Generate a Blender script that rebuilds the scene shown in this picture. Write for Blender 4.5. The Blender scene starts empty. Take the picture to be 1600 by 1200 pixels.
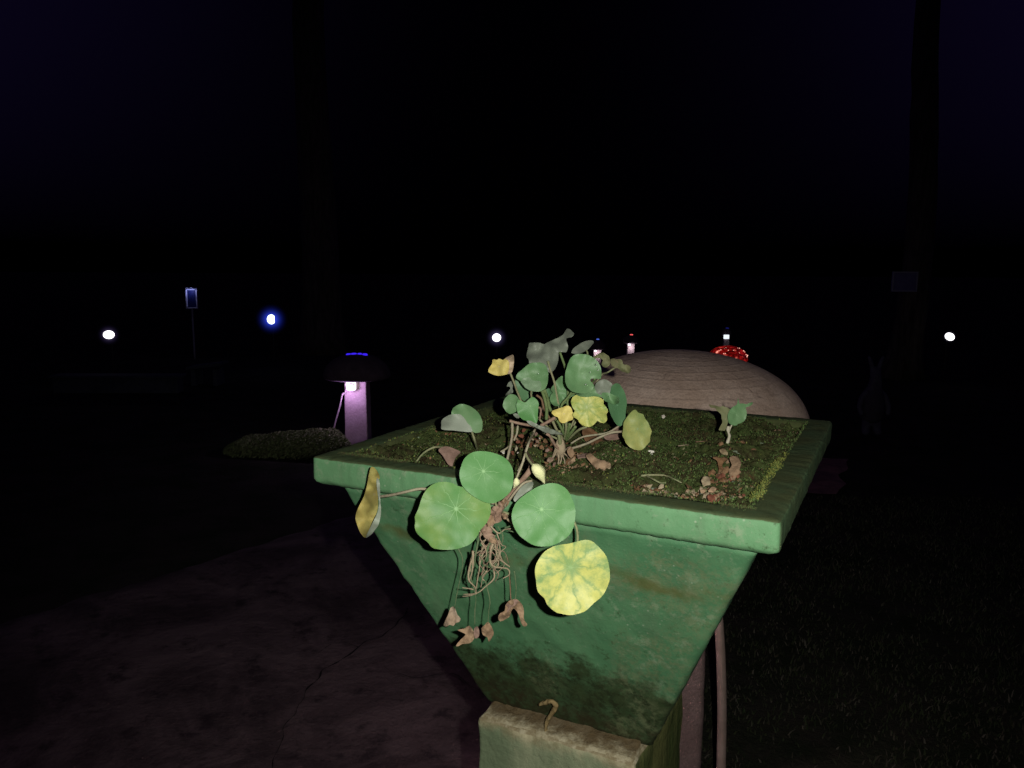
import bpy, bmesh, math, random
from mathutils import Vector, Matrix, noise
from mathutils.geometry import delaunay_2d_cdt
random.seed(7)
sc = bpy.context.scene
PI = math.pi

# ------------------------------------------------------------------ camera
FPX, PITCH, ROLL, CAMZ = 1241.2, 0.14878, 0.00600, 1.45
CAM = Vector((0, 0, CAMZ))
fwd = Vector((0, math.cos(PITCH), -math.sin(PITCH)))
up0 = Vector((0, math.sin(PITCH), math.cos(PITCH)))
RR = math.cos(ROLL) * Vector((1, 0, 0)) + math.sin(ROLL) * up0
UU = -math.sin(ROLL) * Vector((1, 0, 0)) + math.cos(ROLL) * up0
cd = bpy.data.cameras.new('camera'); cam = bpy.data.objects.new('camera', cd)
sc.collection.objects.link(cam); sc.camera = cam
cam.matrix_world = Matrix(((RR.x, UU.x, -fwd.x, CAM.x), (RR.y, UU.y, -fwd.y, CAM.y), (RR.z, UU.z, -fwd.z, CAM.z), (0, 0, 0, 1)))
cd.sensor_fit = 'HORIZONTAL'; cd.sensor_width = 36; cd.lens = FPX / 1600 * 36
cd.clip_start = 0.02; cd.clip_end = 500

# ------------------------------------------------------------------ night sky
w = bpy.data.worlds.new('World'); sc.world = w; w.use_nodes = True
bg = w.node_tree.nodes['Background']
bg.inputs['Color'].default_value = (0.30, 0.16, 1.0, 1); bg.inputs['Strength'].default_value = 0.0011
# night sky: black above the horizon, a faint violet tint added higher up and to both sides
wt = w.node_tree
wtc = wt.nodes.new('ShaderNodeTexCoord'); wsx = wt.nodes.new('ShaderNodeSeparateXYZ'); wt.links.new(wtc.outputs['Generated'], wsx.inputs[0])
def wm(op, a, b):
    q = wt.nodes.new('ShaderNodeMath'); q.operation = op
    for i, x in enumerate((a, b)):
        if isinstance(x, (int, float)): q.inputs[i].default_value = x
        else: wt.links.new(x, q.inputs[i])
    return q.outputs[0]
wz = wm('MAXIMUM', wm('SUBTRACT', wsx.outputs[2], .02), 0.0)
wx2 = wm('MULTIPLY', wsx.outputs[0], wsx.outputs[0])
wt.links.new(wm('MULTIPLY', wm('MULTIPLY', wm('POWER', wz, .8), wm('ADD', wm('MULTIPLY', wx2, 6.5), .10)), .0125), bg.inputs['Strength'])
sc.view_settings.view_transform = 'Standard'; sc.view_settings.look = 'None'
sc.view_settings.exposure = 0; sc.view_settings.gamma = 1

# ------------------------------------------------------------------ the phone torch held beside the lens
fl = bpy.data.lights.new('phone_flash', 'SPOT'); flo = bpy.data.objects.new('phone_flash', fl)
sc.collection.objects.link(flo)
flo.location = CAM + RR * 0.056 + UU * 0.014
fl.energy = 50; fl.color = (1.0, 0.97, 0.90); fl.shadow_soft_size = 0.006
fl.spot_size = math.radians(84); fl.spot_blend = 0.75
aim = (fwd + RR * 0.02 - UU * 0.13).normalized()
flo.rotation_euler = aim.to_track_quat('-Z', 'Y').to_euler()

# ------------------------------------------------------------------ helpers
def ray(u, v):
    return (fwd + RR * ((u - 800) / FPX) - UU * ((v - 600) / FPX))
def P(u, v, d):            # a point d metres in front of the lens plane
    return CAM + ray(u, v) * d
def onz(u, v, z):          # where the sight line meets height z
    r = ray(u, v); return CAM + r * ((z - CAMZ) / r.z)
def onplane(u, v, p0, n):
    r = ray(u, v); return CAM + r * ((p0 - CAM).dot(n) / r.dot(n))
def link(o, parent=None):
    sc.collection.objects.link(o)
    if parent: o.parent = parent
    return o
def thing(name, label, cat, loc=(0, 0, 0), rz=0, group=None):
    o = bpy.data.objects.new(name, None); link(o); o.location = loc; o.rotation_euler = (0, 0, rz)
    o.empty_display_size = .05
    o['label'] = label; o['category'] = cat
    if group: o['group'] = group
    bpy.context.view_layer.update()
    return o
def tag(o, label, cat, group=None):
    o['label'] = label; o['category'] = cat
    if group: o['group'] = group
    return o
def mk(name, verts, faces, m, parent=None, smooth=True, world=True, mats=None, fm=None, uv=None):
    me = bpy.data.meshes.new(name)
    vs = [Vector(v) for v in verts]
    if parent is not None and world:
        top = parent
        while top.parent: top = top.parent
        inv = (Matrix.Translation(top.location) @ Matrix.Rotation(top.rotation_euler.z, 4, 'Z')).inverted()
        vs = [inv @ v for v in vs]
    me.from_pydata([tuple(v) for v in vs], [], faces)
    for mm in (mats or [m]): me.materials.append(mm)
    if fm: me.polygons.foreach_set('material_index', fm)
    me.polygons.foreach_set('use_smooth', [smooth] * len(faces))
    if uv:
        l = me.uv_layers.new(name='UVMap')
        for lp in me.loops: l.data[lp.index].uv = uv[lp.vertex_index]
    me.update()
    return link(bpy.data.objects.new(name, me), parent)
def nz(p, s=1.0, o=0): return noise.noise(Vector(p) * s + Vector((o, o * 1.7, -o)))
def fbm(p, s, o=0, n=4):
    a = 1; t = 0
    for i in range(n):
        t += a * nz(p, s, o + i * 13.1); s *= 2.1; a *= .5
    return t
def smooth_path(pts, k=6):
    pts = [Vector(p) for p in pts]
    if len(pts) < 3: k = max(k, 4)
    q = [pts[0] * 2 - pts[1]] + pts + [pts[-1] * 2 - pts[-2]]
    out = []
    for i in range(1, len(q) - 2):
        a, b, c, d = q[i-1], q[i], q[i+1], q[i+2]
        for j in range(k):
            t = j / k
            out.append(.5 * ((2*b) + (c-a)*t + (2*a-5*b+4*c-d)*t*t + (3*b-a-3*c+d)*t**3))
    out.append(pts[-1]); return out
def tube_geo(pts, r0, r1=None, seg=7, wob=0, flat=1.0):
    if r1 is None: r1 = r0
    V, F = [], []
    n = len(pts); prev = None
    for i, p in enumerate(pts):
        t = (pts[min(i+1, n-1)] - pts[max(i-1, 0)]).normalized()
        if prev is None:
            a = t.orthogonal().normalized()
        else:
            a = (prev - t * prev.dot(t)).normalized()
        prev = a; b = t.cross(a)
        r = r0 + (r1 - r0) * i / max(1, n-1)
        if wob: r *= 1 + wob * nz(p, 160)
        for k in range(seg):
            th = 2*PI*k/seg
            V.append(p + a*math.cos(th)*r + b*math.sin(th)*r*flat)
    for i in range(n-1):
        for k in range(seg):
            F.append((i*seg+k, i*seg+(k+1) % seg, (i+1)*seg+(k+1) % seg, (i+1)*seg+k))
    F.append(tuple(range(seg))[::-1]); F.append(tuple((n-1)*seg+k for k in range(seg)))
    return V, F
def tube(name, pts, r0, m, parent=None, r1=None, seg=7, k=6, wob=0, flat=1.0):
    V, F = tube_geo(smooth_path(pts, k), r0, r1, seg, wob, flat)
    return mk(name, V, F, m, parent)
def box_geo(c, s, rz=0):
    c = Vector(c); R = Matrix.Rotation(rz, 3, 'Z')
    V = [c + R @ Vector((x*s[0]/2, y*s[1]/2, z*s[2]/2)) for z in (-1, 1) for x, y in ((-1,-1),(1,-1),(1,1),(-1,1))]
    F = [(3,2,1,0),(4,5,6,7),(0,1,5,4),(1,2,6,5),(2,3,7,6),(3,0,4,7)]
    return V, F
def box(name, c, s, m, parent=None, rz=0, bev=0):
    V, F = box_geo(c, s, rz)
    o = mk(name, V, F, m, parent, smooth=False)
    if bev:
        b = o.modifiers.new('bevel', 'BEVEL'); b.width = bev; b.segments = 2
    return o
def lathe_geo(prof, c, seg=48, wob=0, sq=0):
    V, F = [], []
    for (r, z) in prof:
        for k in range(seg):
            th = 2*PI*k/seg
            rr = r * (1 + (wob * fbm((math.cos(th), math.sin(th), z*3), 1.6, 3) if wob else 0))
            V.append(Vector((c[0] + rr*math.cos(th), c[1] + rr*math.sin(th), c[2] + z)))
    for i in range(len(prof)-1):
        for k in range(seg):
            F.append((i*seg+k, i*seg+(k+1) % seg, (i+1)*seg+(k+1) % seg, (i+1)*seg+k))
    return V, F
def ring(half, rc, n, cx, cy, yaw):
    """square ring with rounded corners: list of (x, y, along) counter-clockwise from the front left corner"""
    pts = []
    for s in range(4):
        a0 = -PI/2 + s*PI/2
        ca, sa = math.cos(s*PI/2), math.sin(s*PI/2)
        for i in range(n):       # straight side
            t = i/(n-1)
            x = -(half-rc) + t*2*(half-rc); y = -half
            pts.append((x*ca - y*sa, x*sa + y*ca))
        for i in range(1, 5):    # corner arc
            an = -PI/2 + (PI/2)*i/5
            x = (half-rc) + rc*math.cos(an); y = -(half-rc) + rc*math.sin(an)
            pts.append((x*ca - y*sa, x*sa + y*ca))
    c, s_ = math.cos(yaw), math.sin(yaw)
    return [(cx + x*c - y*s_, cy + x*s_ + y*c) for x, y in pts]
def sweep(name, secs, rc, n, c, yaw, m, parent, rough=0.0, sc_=25, cap0=False, cap1=False, top=0):
    V, F = [], []
    L = None
    for (half, z) in secs:
        r = ring(half, rc, n, c[0], c[1], yaw); L = len(r)
        for (x, y) in r:
            p = Vector((x, y, z))
            if rough:
                d = Vector((x - c[0], y - c[1], 0)).normalized()
                f = fbm(p, sc_, 5, 3)
                p = p + d * rough * f + Vector((0, 0, rough * .6 * fbm(p, sc_, 31, 3)))
            V.append(p)
    for i in range(len(secs)-1):
        for k in range(L):
            F.append((i*L+k, i*L+(k+1) % L, (i+1)*L+(k+1) % L, (i+1)*L+k))
    if cap0: F.append(tuple(range(L))[::-1])
    if cap1: F.append(tuple((len(secs)-1)*L+k for k in range(L)))
    return mk(name, V, F, m, parent)

# ------------------------------------------------------------------ materials
class M_:
    def __init__(s, name, rough=.7, spec=.3):
        s.m = bpy.data.materials.new(name); s.m.use_nodes = True
        s.t = s.m.node_tree; s.b = s.t.nodes['Principled BSDF']
        s.b.inputs['Roughness'].default_value = rough
        s.b.inputs['Specular IOR Level'].default_value = spec
        s.tc = s.t.nodes.new('ShaderNodeTexCoord')
        s.geo = None
    def n(s, k): return s.t.nodes.new(k)
    def l(s, a, b): s.t.links.new(a, b)
    def map(s, scale=(1,1,1), src='Object'):
        mp = s.n('ShaderNodeMapping'); mp.inputs['Scale'].default_value = scale
        s.l(s.tc.outputs[src], mp.inputs['Vector']); return mp.outputs[0]
    def noise(s, scale, detail=6, rough=.6, vec=None, dist=0):
        t = s.n('ShaderNodeTexNoise'); t.inputs['Scale'].default_value = scale
        t.inputs['Detail'].default_value = detail; t.inputs['Roughness'].default_value = rough
        t.inputs['Distortion'].default_value = dist
        s.l(vec if vec is not None else s.tc.outputs['Object'], t.inputs['Vector']); return t.outputs['Fac']
    def ramp(s, fac, a, b, lo=0, hi=1):
        r = s.n('ShaderNodeMapRange'); r.inputs['From Min'].default_value = a; r.inputs['From Max'].default_value = b
        r.inputs['To Min'].default_value = lo; r.inputs['To Max'].default_value = hi
        r.interpolation_type = 'SMOOTHSTEP'
        s.l(fac, r.inputs['Value']); return r.outputs[0]
    def math(s, op, a, b=None):
        q = s.n('ShaderNodeMath'); q.operation = op
        for i, x in enumerate((a, b)):
            if x is None: continue
            if isinstance(x, (int, float)): q.inputs[i].default_value = x
            else: s.l(x, q.inputs[i])
        return q.outputs[0]
    def mix(s, fac, a, b):
        q = s.n('ShaderNodeMix'); q.data_type = 'RGBA'
        if isinstance(fac, (int, float)): q.inputs[0].default_value = fac
        else: s.l(fac, q.inputs[0])
        for i, x in ((6, a), (7, b)):
            if isinstance(x, tuple): q.inputs[i].default_value = (*x, 1)
            else: s.l(x, q.inputs[i])
        return q.outputs[2]
    def color(s, c):
        if isinstance(c, tuple): s.b.inputs['Base Color'].default_value = (*c, 1)
        else: s.l(c, s.b.inputs['Base Color'])
        return s
    def bump(s, h, strength=.4, dist=.002):
        b = s.n('ShaderNodeBump'); b.inputs['Strength'].default_value = strength; b.inputs['Distance'].default_value = dist
        s.l(h, b.inputs['Height']); s.l(b.outputs[0], s.b.inputs['Normal']); return s
    def sep(s, vec):
        q = s.n('ShaderNodeSeparateXYZ'); s.l(vec, q.inputs[0]); return q.outputs

def simple(name, c1, c2, scale=20, rough=.8, bump=.3, dist=.002, spec=.2, detail=6, vec=(1,1,1)):
    m = M_(name, rough, spec); v = m.map(vec)
    f = m.noise(scale, detail, .65, v)
    m.color(m.mix(m.ramp(f, .3, .7), c1, c2)).bump(m.noise(scale*3, 4, .6, v), bump, dist)
    return m.m
def emis(name, c, s, base=(0,0,0)):
    m = M_(name, .5, .2); m.color(base)
    m.b.inputs['Emission Color'].default_value = (*c, 1); m.b.inputs['Emission Strength'].default_value = s
    return m.m

# positions are world positions on every still object: vertices are kept relative to the thing's base
RIMZ = CAMZ - 0.25398
PC = (0.13476, 1.16922); YAW = -0.45822
SOILZ = RIMZ - 0.007

# green paint of the planter
def paint(name, base=(.080,.196,.092), dark=(.048,.146,.066), rim=False):
    m = M_(name, .62, .25)
    pos = m.tc.outputs['Object']      # planter's own base is the origin of its frame
    big = m.noise(5, 5, .6); mid = m.noise(22, 6, .65); fine = m.noise(130, 5, .7)
    c = m.mix(m.ramp(big, .35, .7), base, dark)
    c = m.mix(m.math('MULTIPLY', m.ramp(mid, .5, .75), .35), c, (.10,.21,.10))
    # pale chalky scuffs, fine pitting and a few lichen specks
    sc1 = m.noise(48, 8, .78); sc2 = m.noise(6, 4, .6, None, .8)
    sp = m.math('MULTIPLY', m.ramp(sc1, .50, .64), m.ramp(sc2, .44, .60))
    c = m.mix(m.math('MULTIPLY', sp, .55), c, (.215,.275,.175))
    c = m.mix(m.math('MULTIPLY', m.ramp(fine, .60, .70), .30), c, (.23,.28,.19))
    c = m.mix(m.math('MULTIPLY', m.math('MULTIPLY', m.ramp(m.noise(75, 6, .75), .56, .66), m.ramp(m.noise(8, 4, .6), .46, .58)), .65), c, (.028,.055,.018))
    st_ = m.noise(26, 5, .6, m.map((1, 1, .10)))
    c = m.mix(m.math('MULTIPLY', m.ramp(st_, .52, .66), .28), c, (.10,.15,.085))
    vr = m.n('ShaderNodeTexVoronoi'); vr.inputs['Scale'].default_value = 120; m.l(pos, vr.inputs['Vector'])
    dots = m.math('MULTIPLY', m.ramp(vr.outputs['Distance'], .08, .2, 1, 0), m.ramp(m.noise(14, 3), .54, .64))
    c = m.mix(m.math('MULTIPLY', dots, .45), c, (.36,.40,.30))
    x, y, z = m.sep(pos)
    if not rim:
        # dark algae creeping up from the foot, with a wavering edge
        wav = m.math('MULTIPLY', m.math('SUBTRACT', m.noise(9, 8, .72), .5), .30)
        wz = m.math('ADD', z, wav)
        lo = m.ramp(wz, .092, .142, 1, 0)
        patch = m.ramp(m.noise(26, 6, .7), .25, .6)
        c = m.mix(m.math('MULTIPLY', lo, m.math('ADD', m.math('MULTIPLY', patch, .32), .64)), c, (.026,.040,.014))
        mot = m.ramp(m.noise(70, 8, .8), .46, .60)
        c = m.mix(m.math('MULTIPLY', m.math('MULTIPLY', lo, mot), .75), c, (.012,.017,.006))
        mot2 = m.ramp(m.noise(34, 7, .75, None, .5), .56, .66)
        c = m.mix(m.math('MULTIPLY', m.math('MULTIPLY', lo, mot2), .55), c, (.050,.100,.040))
        # grey-olive lichen film drifting in patches over the upper paint
        li = m.math('MULTIPLY', m.ramp(m.noise(5.5, 4, .6, None, .4), .50, .62), m.ramp(m.noise(85, 7, .8), .40, .62))
        c = m.mix(m.math('MULTIPLY', li, .60), c, (.135,.160,.080))
        foot = m.ramp(wz, .0, .055, 1, 0)
        c = m.mix(m.math('MULTIPLY', m.math('MULTIPLY', foot, m.ramp(m.noise(40, 7, .75), .35, .6)), .85), c, (.024,.019,.008))
        # brownish damp band under the rim
        bz = m.math('ABSOLUTE', m.math('SUBTRACT', m.math('ADD', z, m.math('MULTIPLY', m.math('SUBTRACT', m.noise(11, 4), .5), .06)), .285))
        band = m.math('MULTIPLY', m.ramp(bz, .002, .017, 1, 0), m.ramp(m.noise(6.5, 4), .44, .60))
        c = m.mix(m.math('MULTIPLY', band, .75), c, (.085,.085,.022))
    else:
        up = m.n('ShaderNodeNewGeometry'); nx, ny, nzv = m.sep(up.outputs['Normal'])
        # moss film grown over the flat top of the rim and its edge
        grow_and_side = m.ramp(m.math('ADD', nzv, m.math('MULTIPLY', m.math('SUBTRACT', m.noise(60, 6, .7), .5), .5)), .5, .75)
        moss = m.mix(m.ramp(m.noise(18, 6, .7), .35, .65), (.066,.082,.034), (.058,.092,.042))
        moss = m.mix(m.math('MULTIPLY', m.ramp(m.noise(60, 4, .7), .55, .7), .5), moss, (.030,.042,.016))
        c = m.mix(0.0, c, (.09,.29,.13))
        side = m.math('MULTIPLY', m.ramp(nx, .4, .7), .82)  # faces turned to the right also take this darker tone
        grow_and_side = m.math('MAXIMUM', grow_and_side, side)
        c = m.mix(grow_and_side, c, moss)  # moss tone, also used to darken the right-facing sides
        c = m.mix(m.math('MULTIPLY', m.ramp(m.noise(42, 5, .7), .60, .68), m.ramp(m.noise(4, 2), .48, .6)), c, (.035,.06,.02))
    m.color(c)
    m.bump(m.math('ADD', m.math('MULTIPLY', mid, .5), m.math('ADD', m.math('MULTIPLY', sc1, .5), m.math('MULTIPLY', fine, .3))), .5, .004)
    return m.m
MAT_PAINT = paint('green_paint')
MAT_RIM = paint('green_rim_paint', (.110,.250,.118), (.090,.210,.098), True)

# ------------------------------------------------------------------ setting: ground, path
def ground_mat():
    m = M_('lawn_soil', .95, .05)
    c = m.mix(m.ramp(m.noise(3, 8, .7), .35, .65), (.020,.028,.014), (.045,.040,.032))
    c = m.mix(m.math('MULTIPLY', m.ramp(m.noise(60, 6, .7), .5, .7), .6), c, (.055,.065,.035))
    m.color(c).bump(m.noise(40, 8, .7), .8, .02); return m.m
G = 140; V = []; F = []
xs = [-120 + 240*i/60 for i in range(61)]
V = [(x, y, 0) for y in xs for x in xs]
F = [(j*61+i, j*61+i+1, (j+1)*61+i+1, (j+1)*61+i) for j in range(60) for i in range(60)]
g = mk('ground', V, F, ground_mat(), smooth=False); g['kind'] = 'structure'

# path of cracked concrete on the left
def path_mat():
    m = M_('path_concrete', .9, .1)
    wv = m.noise(2.2, 8, .7, None, .6)
    c = m.mix(m.ramp(wv, .35, .65), (.060,.043,.046), (.165,.120,.122))
    c = m.mix(m.math('MULTIPLY', m.ramp(m.noise(9, 8, .72), .52, .66), .75), c, (.030,.022,.026))
    c = m.mix(m.math('MULTIPLY', m.ramp(m.noise(170, 3, .6), .55, .75), .35), c, (.16,.13,.13))
    m.color(c)
    m.bump(m.noise(14, 8, .75), .9, .03); return m.m
PM = path_mat()
A = onz(551, 806, 0); B = onz(210, 912, 0); dr = (B - A).normalized()
nrm = Vector((dr.y, -dr.x, 0))
if nrm.y > 0: nrm = -nrm                       # towards the camera
e0 = A - dr * 3.2; e1 = A + dr * 14
V = [];F = []
NX, NY = 260, 40
for j in range(NY+1):
    for i in range(NX+1):
        p = e0.lerp(e1, i/NX) + nrm * (3.6 * j/NY)
        if j == 0: p = p + nrm * (.05 * fbm(p, 2.2, 9) + .035*fbm(p, 11, 19))
        V.append((p.x, p.y, .004 + (.012 + .010*fbm(p, 1.6, 2) if 0 < j < NY and 0 < i < NX else 0)))
F = [(j*(NX+1)+i, j*(NX+1)+i+1, (j+1)*(NX+1)+i+1, (j+1)*(NX+1)+i) for j in range(NY) for i in range(NX)]
# leave the right-hand side as lawn
lim = onz(1040, 1185, 0).x
keep = [f for f in F if sum(V[k][0] for k in f)/4 < lim + .05 or V[f[0]][1] > 3.4]
keep = [f for f in keep if sum(V[k][0] for k in f)/4 < lim + .25]
pth = mk('path', V, keep, PM); pth['kind'] = 'structure'
# the long crack and its side branch, an open joint with ragged lips
CRK = simple('crack_soil', (.006,.005,.006), (.012,.010,.010), 60, .95, .5)
for pts_, wd_ in (([(640,950),(617,977),(596,994),(560,1010),(530,1034),(500,1052),(482,1080),(459,1113),(440,1150),(425,1200)], .011), ([(560,1010),(540,1004),(520,1008),(495,1020)], .006), ([(760,1085),(700,1052),(650,1060),(600,1040)], .007)):
    q_ = smooth_path([onz(u, v, .024) for u, v in pts_], 8); V = []; F = []
    for i, p in enumerate(q_):
        tt = (q_[min(i+1, len(q_)-1)] - q_[max(i-1, 0)]).normalized(); sd_ = Vector((-tt.y, tt.x, 0))
        p = p + sd_*.02*nz(p, 14); w_ = wd_*(.12 + .75*abs(nz(p, 22, 3)))*(1 - .7*i/len(q_))
        V += [p - sd_*w_, p + sd_*w_]
    for i in range(len(q_)-1): F.append((2*i, 2*i+1, 2*i+3, 2*i+2))
    mk('crack', V, F, CRK, pth)
# worn reddish patch of paving beyond the planter on the right
pa, pb, pc_, pd = onz(1262, 716, 0), onz(1322, 722, 0), onz(1310, 775, 0), onz(1235, 775, 0)
V = []; F = []
for j in range(13):
    for i in range(13):
        a = pa.lerp(pb, i/12); b = pd.lerp(pc_, i/12); p = a.lerp(b, j/12)
        V.append((p.x + .05*nz(p, 4), p.y + .06*nz(p, 4, 4), .02 + .012*nz(p, 5)))
F = [(j*13+i, (j+1)*13+i, (j+1)*13+i+1, j*13+i+1) for j in range(12) for i in range(12)]
o = mk('paving', V, F, simple('red_paving', (.30,.15,.14), (.14,.07,.08), 9, .9, .5, .01)); o['kind'] = 'structure'

# grass on the right, real blades
def grass_blades(name, region, n, hmin, hmax, mats, seed):
    rnd = random.Random(seed); V = []; F = []; fm = []
    for i in range(n):
        x, y = region(rnd)
        if fbm((x, y, 0), 2.2, 4) < -.25 and rnd.random() < .8: continue
        h = rnd.uniform(hmin, hmax) * (1 + .5*fbm((x, y, 1), 3)); a = rnd.uniform(0, 2*PI); wd = rnd.uniform(.0015, .0035)
        lean = rnd.uniform(.2, 1.1) * h; la = rnd.uniform(0, 2*PI)
        dx, dy = math.cos(a)*wd, math.sin(a)*wd; lx, ly = math.cos(la)*lean, math.sin(la)*lean
        b = len(V)
        V += [(x-dx, y-dy, 0), (x+dx, y+dy, 0), (x+dx*.7+lx*.4, y+dy*.7+ly*.4, h*.65), (x-dx*.7+lx*.4, y-dy*.7+ly*.4, h*.65), (x+lx, y+ly, h)]
        F += [(b, b+1, b+2, b+3), (b+3, b+2, b+4)]
        k = rnd.choices(range(len(mats)), [5, 3, 1][:len(mats)])[0]; fm += [k, k]
    o = mk(name, V, F, None, smooth=False, mats=mats, fm=fm); o['kind'] = 'stuff'
    o['label'] = 'short patchy grass on the dark lawn beside the planter'; o['category'] = 'grass'
    return o
GM = [simple('grass_green', (.022,.034,.014), (.04,.048,.022), 8, .8, 0), simple('grass_dry', (.055,.05,.034), (.04,.036,.026), 8, .8, 0),
      simple('grass_pale', (.10,.09,.07), (.07,.066,.05), 8, .8, 0)]
def reg(r):
    while True:
        y = 1.3 + 3.6 * r.random()**1.3; x = lim - .12 + r.random() * (1.9 + .35*y)
        if x > lim - .12: return x, y
grass_blades('grass', reg, 42000, .008, .024, GM, 3)

# ------------------------------------------------------------------ planter, its pillar
t = thing('planter', 'square green painted concrete planter with mossy rim and tapering algae stained sides', 'planter', (PC[0], PC[1], RIMZ-.393), 0)
S = .30
secs = [(S-.040, -.06), (S-.040, -.003), (S-.038, -.0005), (S-.030, 0), (S-.020, .0004), (S-.010, 0), (S-.004, -.0002), (S-.0015, -.0012), (S-.0003, -.0032), (S, -.008), (S, -.020), (S-.0002, -.0295),
        (S-.0014, -.0330), (S-.0070, -.0375), (S-.016, -.0402), (S-.0262, -.0428)]
rim = sweep('rim', [(a, RIMZ+b) for a, b in secs], .006, 160, PC, YAW, MAT_RIM, t, .0013, 90)
rim.data.materials.append(simple('inner_moss', (.035,.042,.016), (.06,.075,.025), 40, .95, .6, .003))
nring = 4*(160+4)
for pf in rim.data.polygons:
    if pf.index < nring*2: pf.material_index = 1
secs = []
for i in range(46):
    f = i/45; secs.append((.2744 + (.1288-.2744)*f, RIMZ - .0440 + (-.393+.0440)*f))
secs += [(.124, RIMZ-.396), (.10, RIMZ-.397)]
sweep('basin', [(.262, RIMZ-.040)] + secs, .009, 110, PC, YAW, MAT_PAINT, t, .0022, 32, cap1=True)

def pillar_mat():
    m = M_('pillar_washed_paint', .8, .15)
    st = m.noise(7, 6, .65, m.map((1, 1, .16)))
    c = m.mix(m.ramp(st, .3, .7), (.135,.175,.100), (.30,.32,.20))
    c = m.mix(m.math('MULTIPLY', m.ramp(m.noise(26, 6, .7, m.map((1, 1, .3))), .5, .7), .40), c, (.08,.13,.07))
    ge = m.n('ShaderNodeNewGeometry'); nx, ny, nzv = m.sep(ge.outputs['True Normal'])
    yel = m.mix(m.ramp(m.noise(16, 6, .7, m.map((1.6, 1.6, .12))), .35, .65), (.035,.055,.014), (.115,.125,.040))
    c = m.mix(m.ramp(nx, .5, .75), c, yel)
    z = m.sep(m.tc.outputs['Object'])[2]
    wz = m.math('ADD', z, m.math('MULTIPLY', m.math('SUBTRACT', m.noise(22, 6, .7), .5), .05))
    mort = m.mix(m.ramp(m.noise(45, 6, .7), .35, .68), (.19,.165,.09), (.36,.33,.21))
    lim_ = m.math('MULTIPLY', m.ramp(wz, RIMZ-.393-.030, RIMZ-.393-.006), m.ramp(nx, .5, .75, 1, .1))
    c = m.mix(lim_, c, mort)
    ge2 = m.ramp(nzv, .4, .8)
    c = m.mix(ge2, c, m.mix(m.ramp(m.noise(60, 5, .7), .4, .65), (.20,.165,.095), (.38,.345,.235)))
    m.color(c).bump(m.math('ADD', m.noise(60, 8, .75), m.math('MULTIPLY', m.noise(15, 3), 1.2)), .7, .005); return m.m
PP = (.1143, 1.1255); PY = -.479
zt = RIMZ - .4005
secs = [(.120, .0)] + [(.120, zt*i/30) for i in range(1, 30)] + [(.120, zt-.008), (.1185, zt-.002), (.114, zt+.002), (.10, zt+.003), (.08, zt+.0032)]
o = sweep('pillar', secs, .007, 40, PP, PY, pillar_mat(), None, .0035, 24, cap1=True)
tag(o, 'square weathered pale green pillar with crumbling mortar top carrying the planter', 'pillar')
# mortar bed squeezed between planter foot and pillar: lies on the pillar
V, F = [], []
rnd = random.Random(5)
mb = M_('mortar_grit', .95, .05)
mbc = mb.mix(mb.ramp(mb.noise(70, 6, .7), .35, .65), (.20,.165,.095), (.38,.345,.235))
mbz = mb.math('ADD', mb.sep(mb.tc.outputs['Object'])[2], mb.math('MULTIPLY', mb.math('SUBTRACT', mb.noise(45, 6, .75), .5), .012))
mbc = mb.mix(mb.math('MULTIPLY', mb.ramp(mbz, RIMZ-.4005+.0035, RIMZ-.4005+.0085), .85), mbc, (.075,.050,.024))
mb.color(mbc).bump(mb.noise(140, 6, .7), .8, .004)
cP, sP = math.cos(PY), math.sin(PY)
NXm, NYm = 90, 16
for j in range(NYm+1):
    for i in range(NXm+1):
        lx = -.116 + .232*i/NXm; ly = -.1165 + .055*j/NYm
        h = .0025 + .012*(j/NYm)**1.0
        p = Vector((PP[0] + lx*cP - ly*sP, PP[1] + lx*sP + ly*cP, 0))
        h *= .75 + .35*max(0, .5 + fbm(p, 40, 3))
        if j == 0 or i in (0, NXm): h = 0
        p.z = zt + .0015 + h; V.append(p)
F = [(j*(NXm+1)+i, j*(NXm+1)+i+1, (j+1)*(NXm+1)+i+1, (j+1)*(NXm+1)+i) for j in range(NYm) for i in range(NXm)]
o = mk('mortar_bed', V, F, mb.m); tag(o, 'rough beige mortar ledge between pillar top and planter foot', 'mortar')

# ------------------------------------------------------------------ soil with moss
def soilh(x, y):
    p = (x, y, 0)
    return SOILZ + .015*fbm(p, 9, 2, 3) + .009*fbm(p, 38, 8, 3) + .0035*fbm(p, 170, 4, 2)
cy_, sy_ = math.cos(YAW), math.sin(YAW)
def loc2w(lx, ly): return PC[0] + lx*cy_ - ly*sy_, PC[1] + lx*sy_ + ly*cy_
def w2loc(x, y):
    dx, dy = x-PC[0], y-PC[1]; return dx*cy_ + dy*sy_, -dx*sy_ + dy*cy_
N = 260; H = S - .0385; V = []; F = []
for j in range(N+1):
    for i in range(N+1):
        lx = -H + 2*H*i/N; ly = -H + 2*H*j/N
        x, y = loc2w(lx, ly); V.append((x, y, soilh(x, y)))
F = [(j*(N+1)+i, j*(N+1)+i+1, (j+1)*(N+1)+i+1, (j+1)*(N+1)+i) for j in range(N) for i in range(N)]
def soil_mat():
    m = M_('mossy_soil', .95, .05)
    c = m.mix(m.ramp(m.noise(11, 6, .7), .38, .62), (.040,.032,.016), (.050,.072,.022))
    c = m.mix(m.math('MULTIPLY', m.ramp(m.noise(70, 6, .75), .5, .68), .8), c, (.085,.108,.035))
    c = m.mix(m.math('MULTIPLY', m.ramp(m.noise(38, 5, .7), .60, .70), .8), c, (.075,.040,.020))
    m.color(c).bump(m.noise(220, 6, .75), .9, .004); return m.m
so = mk('soil', V, F, soil_mat()); so['kind'] = 'stuff'; so['label'] = 'dark mossy soil filling the planter to its rim'; so['category'] = 'soil'
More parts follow.
